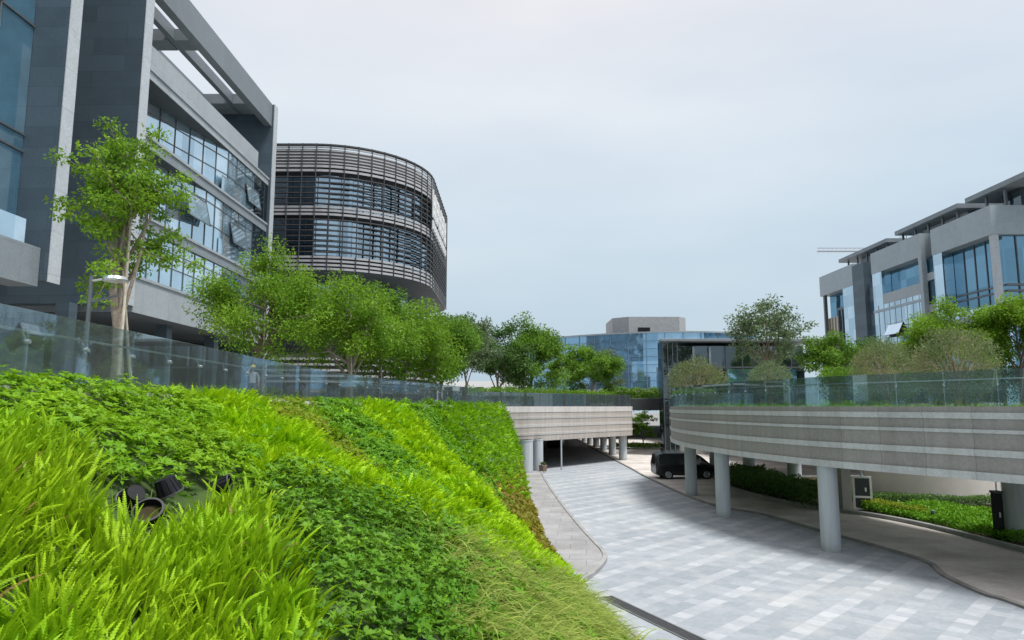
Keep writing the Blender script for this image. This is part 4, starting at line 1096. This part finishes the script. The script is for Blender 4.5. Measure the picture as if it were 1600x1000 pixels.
def strip_grass(zn, dens, y0, y1, name, mat, L, W, droop, label, K=3, lx=.35, edge=.35, vary=.5, tg=.3):
    acc = Acc(); x, y, z = zone_pts(zn, dens, y0, y1, edge=edge); n = len(x); N_ = slope_n(x, y)
    cl = clumpnoise(x, y, 1.5)
    D = N_*.75+np.array((lx*.5,-.1,.75))+RNG.normal(size=(n,3))*.38
    l = L*(.5+.6*RNG.random(n))*(.65+.7*cl)
    blades(x, y, z-.02, D, l, W*(.6+.8*RNG.random(n)), droop*(.5+RNG.random(n)), K, np.clip(.6*cl*vary/.5+.45*RNG.random(n)-.1, 0, 1), acc, tg)
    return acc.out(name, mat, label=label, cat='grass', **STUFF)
strip_grass('yel', 330, 10.5, 26, 'yellow_grass', M['yellowgrass'], .36, .02, .9, 'bright yellow green grass strip running down the slope from the balustrade to the pavement')
strip_grass('stripe', 230, 19, 35, 'yellow_grass', M['yellowgrass'], .42, .028, .9, 'second bright grass strip further along the slope, beyond the darker leafy band')
strip_grass('brt', 200, 30, 57, 'bright_grass', M['brightface'], .42, .035, 1.0, 'bright green planting on the steep far face of the slope next to the bridge')
def frond_strip(zn, dens, y0, y1, name, mat, L, wmax, npin, label, edge=.6, bend=.9):
    acc = Acc(); x, y, z = zone_pts(zn, dens, y0, y1, edge=edge); n = len(x); N_ = slope_n(x, y); cl = clumpnoise(x, y, 1.9)
    D = N_*.8+np.array((.05,-.12,.6))+RNG.normal(size=(n,3))*.42
    fronds(x, y, z-.02, D, L*(.55+.6*RNG.random(n))*(.55+.85*cl), acc, np.clip(.5*cl+.5*RNG.random(n), 0, 1), npin, wmax, bend*(.4+1.1*RNG.random(n)))
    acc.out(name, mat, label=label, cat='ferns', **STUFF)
frond_strip('yel', 210, 10.5, 26, 'fern_bed', M['yellowgrass'], .42, .06, 8, 'lime green small ferns in the bright strip that runs down to the pavement')
frond_strip('stripe', 130, 19, 35, 'fern_bed', M['yellowgrass'], .5, .085, 6, 'lime green small ferns in the second bright strip, further along the slope')
frond_strip('brt', 130, 30, 57, 'fern_bed', M['brightface'], .5, .1, 5, 'green small ferns on the steep far end of the slope by the bridge')
frond_strip(None, 18, 9, 45, 'fern_bed', M['yellowgrass'], .42, .07, 7, 'scattered lime green fronds mixed into the darker leafy bands')
frond_strip('gold', 40, 14, 26, 'fern_bed', M['brightface'], .4, .06, 7, 'scattered green fronds mixed into the golden cover')
rosettes('yel', 8, 10.5, 26, 'leafy_cover', M['midleaf'], .11, 5, .34, 'green leaves pushing through the nearer lime fern strip', 'ground cover', .45)
rosettes('stripe', 7, 19, 35, 'leafy_cover', M['midleaf'], .13, 5, .4, 'green leaves pushing through the farther lime fern strip', 'ground cover', .45)
rosettes('brt', 12, 30, 57, 'leafy_cover', M['leaf_dark'], .16, 5, .45, 'darker leaves in the steep far end planting', 'ground cover', .45)
rosettes('pots', 60, 6, 10, 'leafy_cover', M['leaf_dark'], .07, 4, .08, 'dark sparse leaves on the bare soil between the pots', 'ground cover', .45)
strip_grass('pots', 60, 6, 10, 'grass_tuft', M['archgrass'], .2, .01, 1.5, 'dry thin blades on the bare soil between the pots', 4)
frond_strip('ivy', 14, 3, 15, 'fern_bed', M['brightface'], .36, .05, 9, 'scattered single fern fronds standing in the dark ivy cover')
strip_grass('arch', 130, 3.0, 21, 'arching_grass', M['archgrass'], .95, .030, 2.7, 'long arching straw tipped grass at the lower right of the slope', 6, .9, tg=.62)
rosettes('arch', 75, 3.0, 21, 'leafy_cover', M['midleaf'], .12, 5, .22, 'green leaves showing under the arching grass at the lower right of the slope', 'ground cover', .45)
strip_grass('ivy', 10, 3.0, 15, 'grass_tuft', M['yellowgrass'], .34, .016, 1.2, 'a few thin light grass blades rising out of the dark ivy cover', 4)

# grass strip and weeds along the balustrades
acc = Acc(); n = 5200; y = 4+RNG.random(n)**.8*48; x = xtop(y)-.45-RNG.random(n)*1.6
z = np.array([zdeck(v) for v in y]); k = clumpnoise(x*1.5, y*1.2, 1.2) > .42
x, y, z = x[k], y[k], z[k]; n = len(x)
blades(x, y, z, RNG.normal(size=(n,3))*.4+np.array((0,0,1.)), .25+.55*RNG.random(n)*clumpnoise(x,y,1.), np.full(n,.03), 1.3*RNG.random(n), 4, RNG.random(n), acc)
acc.out('grass_verge', leaf_mat('verge_leaf', (.05,.11,.02), (.18,.28,.07)), label='loose green grasses growing behind the left glass balustrade', cat='grass', **STUFF)
acc = Acc(); pth = np.array(resample(offset(DP, -.34), .02)); n = 9000; i = RNG.integers(0, len(pth), n); off_ = RNG.random(n)*.9
nr_ = np.array(normals2([tuple(p) for p in pth])); P = pth[i]-nr_[i]*off_[:,None]
cl = clumpnoise(P[:,0]*2, P[:,1]*2, 1.)
blades(P[:,0], P[:,1], np.full(n, 5.48), RNG.normal(size=(n,3))*.45+np.array((0,0,1.)), .06+.16*RNG.random(n)*cl, np.full(n,.03), RNG.random(n), 3, RNG.random(n), acc)
acc.out('grass_verge', leaf_mat('deck_grass_leaf', (.12,.2,.02), (.34,.42,.08)), label='thin bright grass strip behind the right deck balustrade', cat='grass', **STUFF)

# hedges and planting
def leaf_box(name, label, cat, pathpts, w_, h, n, mat, size, kind=None, z=.1, parent=None, group=None, top=.25):
    p = np.array(resample(pathpts, .05)); nr = np.array(normals2([tuple(q) for q in p])); i = RNG.integers(0, len(p), n)
    o = (RNG.random(n)-.5)*w_; zz_ = RNG.random(n)**.5*h
    P = np.concatenate([p[i]+nr[i]*o[:,None], (z+zz_*(.85+top*clumpnoise(p[i][:,0]*1.3+o, p[i][:,1]*1.3, 1.)))[:,None]],1)
    l = size*(.6+.8*RNG.random(n))
    V, F = leaf_quads(P, rand_dirs(n, .4), rand_dirs(n, .8), l, l*.55, .1)
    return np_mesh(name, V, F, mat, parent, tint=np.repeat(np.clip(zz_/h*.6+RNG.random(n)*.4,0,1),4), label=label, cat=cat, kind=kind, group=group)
leaf_box('hedge', 'dark loose hedge in the planting bed beyond the black van', 'hedge', offset(KP[26:50], 1.6)[::-1] if False else [(16.6,37.2),(16.4,40.5),(15.9,44),(15.8,47.2),(17,50)], 2.3, 1.25, 13000, M['leaf_dark'], .16)
leaf_box('flowering_shrub', 'yellow green low shrub beside the framed sign under the deck', 'shrub', [(18.6,36.9),(19.4,35.2),(19.9,33.9)], .9, .55, 2600, M['goldleaf'], .11)
leaf_box('ground_planting', 'low green ground planting in the bed in front of the curved beige wall', 'ground cover', [(20.6,37.2),(21.5,34),(22,30.6),(22.2,28)], 5.0, .34, 22000, M['midleaf'], .13, 'stuff', .08, None, None, .6)
leaf_box('ground_planting', 'darker low planting at the foot of the curved beige wall', 'ground cover', [(19.5,40.6),(22.6,39.0),(26.5,38.3)], 1.2, .5, 5000, M['leaf_dark'], .12, 'stuff')
leaf_box('ground_planting', 'green planting round the back columns under the deck', 'ground cover', [(17.6,42),(17.9,45),(18.2,49)], 2.4, .5, 6000, M['leaf_mid'], .14, 'stuff')
leaf_box('hedge', 'long green hedge on the upper ground behind the right deck shrubs', 'hedge', [(24.5,54.5),(34,54.2),(46,54.6),(60,54.5)], 1.6, 3.0, 30000, M['leaf_mid'], .17, None, 5.5)
leaf_box('hedge', 'dark hedge behind the railing of the road bridge', 'hedge', [(-4,60),(2,67),(8,74),(11.4,79),(11.6,84)], 1.3, 1.7, 15000, M['leaf_mid'], .16, None, 5.5)
leaf_box('hedge', 'green hedge on top of the link walkway in front of the blue glass building', 'hedge', [(12.6,96),(22,96)], 1.4, 3.4, 6000, M['leaf_mid'], .22, None, 4.6)
leaf_box('hedge', 'low clipped hedge at ground level past the end of the bridge', 'hedge', [(13.4,92),(19.5,90)], 1.6, .7, 4000, M['leaf_bright'], .16, None, 0)
for k, (x, y, h) in enumerate(((14.0,95,5.0),(16.2,97,5.6),(18.0,95,4.6))):
    make_tree(('young layered tree by the bridge end column at ground level','pale layered tree in the gap between bridge and annex at ground level','small tree against the foot of the dark annex stair')[k],
              (x,y,0), h, (1.5,1.4,2.2), 40+k, 'leaf_olive' if k == 1 else 'leaf_mid', 3600, .24, .09, .2, 10, 'small trees at lower ground level', cz=2.7, clump=.3, flat=.3)

# ------------------------------------------------------------------ small things
# black nursery pots in the bare gap
def pot(label, x, y, r, h, tilt, yaw, dz=.0):
    z = float(hill_z(np.array([x]), np.array([y]))[0])+dz
    root = empty('plant_pot', (x,y,z), label, 'plant pot', 'black nursery pots in the gap of the slope')
    ax = Vector((math.sin(tilt)*math.cos(yaw), math.sin(tilt)*math.sin(yaw), math.cos(tilt)))
    c = Vector((x,y,z)); q = lambda t: tuple(c+ax*t)
    m = MB(); m.tube([q(0), q(h*.96)], [r*.74, r*.97], 26, cap=False); m.tube([q(.012), q(h*.95)], [r*.70, r*.93], 26, cap=False)
    m.tube([q(0), q(.012)], [r*.74, r*.74], 26)
    b1 = ax.orthogonal().normalized(); b2 = ax.cross(b1)
    for k in range(13):
        t = 2*math.pi*k/13; dd = b1*math.cos(t)+b2*math.sin(t)
        m.bar(tuple(c+ax*.02+dd*r*.76), tuple(c+ax*h*.9+dd*r*.97), .018, .014, 0, tuple(dd))
    m.build('body', M['black'], root, smooth=True)
    MB().tube([q(h*.58), q(h*.6)], [r*.82, r*.82], 22).build('soil', M['soil'], root)
    m = MB(); m.tube([q(h*.9), q(h*.91), q(h*.985), q(h), q(h+.001)], [r*.98, r*1.09, r*1.1, r*1.08, r*.94], 30, cap=False); m.build('rim', plain('worn_black_plastic', (.05,.052,.06), .4, 0, .3, 8), root, smooth=True)
pot('tipped ribbed black plant pot at the top of the bare gap in the ferns', -4.3, 8.6, .15, .22, 2.7, .6, .46)
pot('upright open black plant pot below the tipped one', -3.98, 7.75, .15, .2, .75, -1.4, .16)
pot('black plant pot lying on its side, at the right of the gap', -4.12, 9.72, .14, .2, 1.3, .2, .26)
pot('half buried black plant pot at the left of the gap', -4.35, 8.1, .14, .19, 2.2, 2.6, .3)

# street lamp behind the left balustrade
lx, ly = px(132, 17.0), 17.0
lz = zdeck(ly)
lamp = empty('street_lamp', (lx,ly,lz), 'slim grey street lamp with a flat disc head near the left pillar', 'street lamp')
MB().tube([(lx,ly,lz),(lx,ly,lz+3.1)], [.06,.05], 14).build('pole', M['mullion'], lamp, smooth=True)
MB().bar((lx,ly,lz+2.45),(lx+.75,ly,lz+2.6),.04,.05).build('arm', M['mullion'], lamp)
hd = MB(); hd.tube([(lx+.05,ly,lz+2.98),(lx+.3,ly,lz+3.02)], .03, 8)
hd.tube([(lx+.62,ly,lz+2.96),(lx+.62,ly,lz+3.0),(lx+.62,ly,lz+3.08),(lx+.62,ly,lz+3.11)], [.28,.3,.24,.08], 24)
hd.build('lamp_head', M['steel'], lamp, smooth=True)

# framed sign under the deck
sx, sy = 18.35, 36.6
sg = empty('information_board', (sx,sy,0), 'white framed board with two dark panels standing under the right deck', 'sign')
u = Vector((.93,-.36,0)).normalized(); n_ = Vector((-u.y, u.x, 0))*-1
def fr_bar(m, a0, z0, a1, z1, w_=.10): m.bar((sx+u.x*a0, sy+u.y*a0, z0), (sx+u.x*a1, sy+u.y*a1, z1), w_, w_, 0, tuple(n_))
m = MB(); 
fr_bar(m,-.41,.14,-.41,1.86); fr_bar(m,.41,.14,.41,1.86); fr_bar(m,-.36,.185,.36,.185); fr_bar(m,-.36,1.815,.36,1.815); fr_bar(m,-.36,.80,.36,.80)
m.build('frame', M['white'], sg)
for z0, z1 in ((.235,.75),(.85,1.765)):
    pz = MB().bar((sx, sy, z0), (sx, sy, z1), .68, .04, 0, tuple(n_)).build('panel', plain('dark_panel', (.03,.04,.04), .25), sg)
MB().bar((sx+u.x*.16-n_.x*-.03, sy+u.y*.16-n_.y*-.03, 1.08), (sx+u.x*.16-n_.x*-.03, sy+u.y*.16-n_.y*-.03, 1.28), .08, .02, 0, tuple(n_)).build('mark', M['white'], sg)
MB().tube([(sx+.05,sy+.12,0),(sx+.05,sy+.12,3.4)], .06, 10).build('post', M['paintgrey'], sg)
MB().box(sx-1.1, sx-.62, sy-.1, sy+.35, -.02, H0+.25).build('pier', M['concrete'], label='square concrete pier just left of the framed board under the deck', cat='pier')
# cabinet, bollard light
cb = empty('utility_post', (19.98,28.85,.1), 'tall black utility cabinet against the right edge column under the deck', 'cabinet')
MB().box(19.83,20.13,28.7,29.0,.05,1.95).build('body', M['black'], cb, bevel=.02); MB().box(19.81,20.15,28.68,29.02,1.955,2.05).build('cap', M['louver_dark'], cb)
MB().box(19.92,19.99,28.685,28.695,1.0,1.2).build('latch', M['steel'], cb)
MB().tube([(20.0,28.85,2.05),(20.0,28.85,3.4)], .03, 8).build('conduit', M['steel'], cb)
bo = empty('bollard_light', (19.55,32.6,.1), 'small dark bollard light standing in the green bed', 'bollard light')
MB().tube([(19.55,32.6,.08),(19.55,32.6,.62)], .075, 14).build('post', M['mullion'], bo, smooth=True)
MB().tube([(19.55,32.6,.625),(19.55,32.6,.70),(19.55,32.6,.72)], [.09,.09,.05], 14).build('lamp_cap', plain('green_grey', (.12,.2,.19), .4), bo, smooth=True)
# planter box and pole at the bridge
pb = empty('planter_box', (2.9,58.3,.1), 'small brown planter at the foot of the left bridge columns', 'planter')
MB().tube([(2.6,58.3,.1),(2.6,58.3,.6),(2.6,58.3,.63)], [.3,.36,.33], 4).build('pot', plain('brown_pot', (.16,.12,.09), .8), pb)
leaf_box('plant', None, None, [(2.45,58.3),(2.75,58.3)], .3, .2, 260, M['leaf_dark'], .1, None, .6, pb)
MB().tube([(4.3,60.5,0),(4.3,60.5,2.8)], .07, 10).build('pole', M['paintgrey'], label='thin grey pole standing in the road beside the left bridge columns', cat='pole')
MB().box(3.9,5.2,61.2,61.5,0,.13).build('wheel_stop', M['kerbdark'], label='dark low wheel stop bar on the paving under the bridge edge', cat='wheel stop', bevel=.02) if False else None

# vehicles: lofted bodies
def vehicle(name, label, cat, loc, yaw, Lg, prof_top, prof_bot, wmax, belt, mats, wheels, wr=.33, win=None, group=None):
    root = empty(name, (0,0,0), label, cat, group)
    n = 40; xs = np.linspace(0, Lg, n)
    zt = np.interp(xs, [p[0] for p in prof_top], [p[1] for p in prof_top]); zb = np.interp(xs, [p[0] for p in prof_bot], [p[1] for p in prof_bot])
    def hw(z, x):
        taper = 1-.10*max(0, (z-belt)/.9)**1.2-.05*max(0, (.5-z)/.3)
        end = 1-.10*max(0, 1-min(x, Lg-x)/.35)**2
        return wmax/2*taper*end
    rows = 9; vs = []; 
    for i in range(n):
        zl = [zb[i]+(zt[i]-zb[i])*k/(rows-1) for k in range(rows)]
        ring = [(xs[i], -hw(z, xs[i])*(.93 if k == rows-1 else 1), z) for k, z in enumerate(zl)]
        ring += [(xs[i], 0, zt[i]+.035)] + [(a, -b, c) for a, b, c in reversed(ring)]
        vs += ring
    K = rows*2+1; fs = []
    for i in range(n-1):
        for k in range(K-1): fs.append((i*K+k, (i+1)*K+k, (i+1)*K+k+1, i*K+k+1))
        fs.append((i*K+K-1, (i+1)*K+K-1, (i+1)*K, i*K))
    fs += [tuple(range(K)), tuple(reversed([(n-1)*K+k for k in range(K)]))]
    MB().add(vs, fs).build('body', mats['paint'], root, smooth=True)
    for sg_ in (-1, 1):
        for (xa, xb_, za, zb_f) in win:
            m = MB(); px_ = np.linspace(xa, xb_, 8); V = []
            for x in px_:
                top = min(zb_f, float(np.interp(x, xs, zt))-.09)
                for z in (za, (za+top)/2, top): V.append((x, sg_*(hw(z, x)+.008), z))
            m.add(V, [(i*3+k, (i+1)*3+k, (i+1)*3+k+1, i*3+k+1) for i in range(7) for k in range(2)]); m.build('side_window', mats['glass'], root)
        for wx in wheels:
            yy = sg_*(wmax/2-.1)
            m = MB(); m.tube([(wx,yy-.1,wr),(wx,yy-.095,wr),(wx,yy+.095,wr),(wx,yy+.1,wr)], [wr*.93,wr,wr,wr*.93], 28); wh = m.build('wheel', M['black'], root, smooth=True)
            m = MB(); y2 = sg_*(wmax/2+.008); m.tube([(wx,y2-.02*sg_,wr),(wx,y2,wr)], wr*.22, 14)
            for s_ in range(10):
                t = 2*math.pi*s_/10; m.bar((wx,y2-.01*sg_,wr),(wx+wr*.62*math.cos(t),y2-.01*sg_,wr+wr*.62*math.sin(t)),.05,.02,0,(0,1,0))
            m.tube([(wx+wr*.64*math.cos(t), y2-.01*sg_, wr+wr*.64*math.sin(t)) for t in np.linspace(0, 2*math.pi, 25)], .022, 6, cap=False)
            m.build('rim', M['steel'], wh)
            MB().tube([(wx,sg_*(wmax/2-.25),wr+.02),(wx,sg_*(wmax/2+.004),wr+.02)], wr*1.14, 28).build('wheel_arch', M['black'], root)
        MB().box(Lg-.22, Lg-.06, sg_*wmax*.36-.16, sg_*wmax*.36+.16, .72, .88).build('headlight', M['white'], root, bevel=.03)
        MB().box(-.02, .05, sg_*wmax*.40-.08, sg_*wmax*.40+.08, .85, 1.25).build('tail_light', plain('red_lens', (.3,.02,.02), .2), root, bevel=.02)
        MB().box(Lg*.70, Lg*.70+.12, sg_*(wmax/2+.02)-.02, sg_*(wmax/2+.16)+.02, 1.02, 1.2).build('mirror', mats['paint'], root, bevel=.03)
    # windscreen and rear window
    wx0, wx1 = [p for p in win][0][0], [p for p in win][-1][1]
    root.location = loc; root.rotation_euler = (0,0,yaw)
    return root, (xs, zt, hw)
vp = G('black_paint'); vpaint = vp.out(vp.pbr((.012,.014,.017), .18, 0, None, .6))
vglass = plain('van_glass', (.02,.028,.032), .06, 0, .05, 2, 0, .7)
vm = dict(paint=vpaint, glass=vglass)
root, _ = vehicle('van', 'black people carrier van parked beyond the deck columns', 'van', (10.95,53.9,0), R(2), 4.85,
    [(0,1.30),(.03,1.62),(.14,1.84),(.5,1.9),(2.8,1.9),(3.3,1.82),(3.55,1.68),(4.05,1.26),(4.2,1.12),(4.65,.95),(4.8,.72),(4.85,.55)],
    [(0,.45),(.1,.30),(4.7,.26),(4.85,.42)], 1.86, 1.05, vm, (.92,3.86), .34, [(.3,1.25,1.14,1.72),(1.35,2.5,1.12,1.72),(2.6,3.45,1.1,1.70)])
MB().box(.2+0, 3.0, -.62, -.58, 1.95, 1.99).box(.2, 3.0, .58, .62, 1.95, 1.99).build('roof_rails', M['steel'], None).parent = root
sed = dict(paint=plain('dark_car_paint', (.03,.032,.036), .25), glass=vglass)
vehicle('car', 'dark car parked deep in the shade under the road bridge', 'car', (5.6,92.0,0), R(80), 4.5,
    [(0,.95),(.2,1.05),(.9,1.2),(1.3,1.4),(2.3,1.45),(2.9,1.25),(3.3,1.0),(4.2,.85),(4.5,.6)], [(0,.4),(.1,.25),(4.4,.25),(4.5,.4)], 1.8, .95, sed, (.85,3.6), .32, [(.95,2.0,1.0,1.36),(2.05,3.0,1.0,1.36)])

# ------------------------------------------------------------------ person with a yellow helmet behind the balustrade
def person():
    x, y = px(396, 29.), 29.; z = zdeck(y)+.03
    me = bpy.data.meshes.new('person'); bm = bmesh.new()
    J = {}; 
    pts = dict(pel=(0,0,.93,.15,.11), wai=(0,0,1.06,.135,.1), che=(0,.01,1.28,.165,.115), nec=(0,.01,1.46,.055,.055), hd0=(0,0,1.54,.075,.085), hd1=(0,-.01,1.64,.078,.095), hd2=(0,0,1.70,.05,.06),
      ls=(.18,.01,1.39,.06,.06), le=(.27,.02,1.13,.045,.045), lw=(.27,-.06,.90,.03,.03), lh=(.27,-.1,.83,.035,.025), lt=(.265,-.12,.75,.014,.014),
      rs=(-.18,.01,1.39,.06,.06), re=(-.30,-.06,1.22,.045,.045), rw=(-.2,-.16,1.44,.03,.03), rh=(-.15,-.15,1.52,.034,.026), rt=(-.11,-.13,1.58,.014,.014),
      lhp=(.09,0,.86,.1,.1), lk=(.1,-.02,.48,.062,.062), la=(.1,.02,.09,.042,.042), lf=(.11,-.15,.035,.035,.03),
      rhp=(-.09,0,.86,.1,.1), rk=(-.11,-.05,.48,.062,.062), ra=(-.11,.05,.09,.042,.042), rf=(-.12,-.12,.035,.035,.03))
    for k, v in pts.items(): J[k] = bm.verts.new(v[:3])
    for a, b in (('pel','wai'),('wai','che'),('che','nec'),('nec','hd0'),('hd0','hd1'),('hd1','hd2'),('che','ls'),('ls','le'),('le','lw'),('lw','lh'),('lh','lt'),('che','rs'),('rs','re'),('re','rw'),('rw','rh'),('rh','rt'),
                 ('pel','lhp'),('lhp','lk'),('lk','la'),('la','lf'),('pel','rhp'),('rhp','rk'),('rk','ra'),('ra','rf')): bm.edges.new((J[a], J[b]))
    bm.to_mesh(me); bm.free()
    o = bpy.data.objects.new('tmp', me); col.objects.link(o)
    o.modifiers.new('s','SKIN'); sub_ = o.modifiers.new('u','SUBSURF'); sub_.levels = 2
    for i, v in enumerate(pts.values()):
        me.skin_vertices[0].data[i].radius = v[3:5]; me.skin_vertices[0].data[i].use_root = (i == 0)
    dg = bpy.context.evaluated_depsgraph_get(); em = bpy.data.meshes.new_from_object(o.evaluated_get(dg))
    bpy.data.objects.remove(o)
    em.materials.clear()
    for mt in (plain('skin', (.42,.26,.18), .6), plain('shirt_cloth', (.42,.41,.43), .85), plain('trouser_cloth', (.06,.065,.08), .85), M['black']): em.materials.append(mt)
    for p in em.polygons:
        c = p.center; s = 0
        if c.z < .07: s = 3
        elif c.z < .95: s = 2 if abs(c.x) < .22 else 0
        elif c.z < 1.455: s = 1
        if abs(c.x) > .2 and c.z > .86 and c.z < 1.0: s = 0
        if c.x < -.08 and c.y < -.12 and c.z > 1.3: s = 0
        p.material_index = s; p.use_smooth = True
    em.name = 'body'
    root = empty('person', (x,y,z), 'person in grey shirt and yellow helmet with one hand raised behind the glass', 'person')
    b = bpy.data.objects.new('body', em); col.objects.link(b); b.parent = root
    yl = plain('helmet_yellow', (.65,.47,.06), .35)
    m = MB(); m.tube([(x,y,z+1.645),(x,y,z+1.66),(x,y,z+1.70),(x,y,z+1.755),(x,y,z+1.785)], [.135,.128,.12,.09,.03], 20)
    m.box(x-.09, x+.09, y-.19, y-.1, z+1.645, z+1.66); m.build('helmet', yl, root, smooth=True)
    for sx_ in (-.03,.03): MB().tube([(x+sx_, y-.1, z+1.615),(x+sx_, y-.108, z+1.615)], .011, 8).build('eye', M['black'], root)
    MB().bar((x, y-.095, z+1.61),(x, y-.125, z+1.575),.025,.03).build('nose', em.materials[0], root)
    root.rotation_euler = (0,0,R(18)); root.scale = (.93,.93,.93)
person()
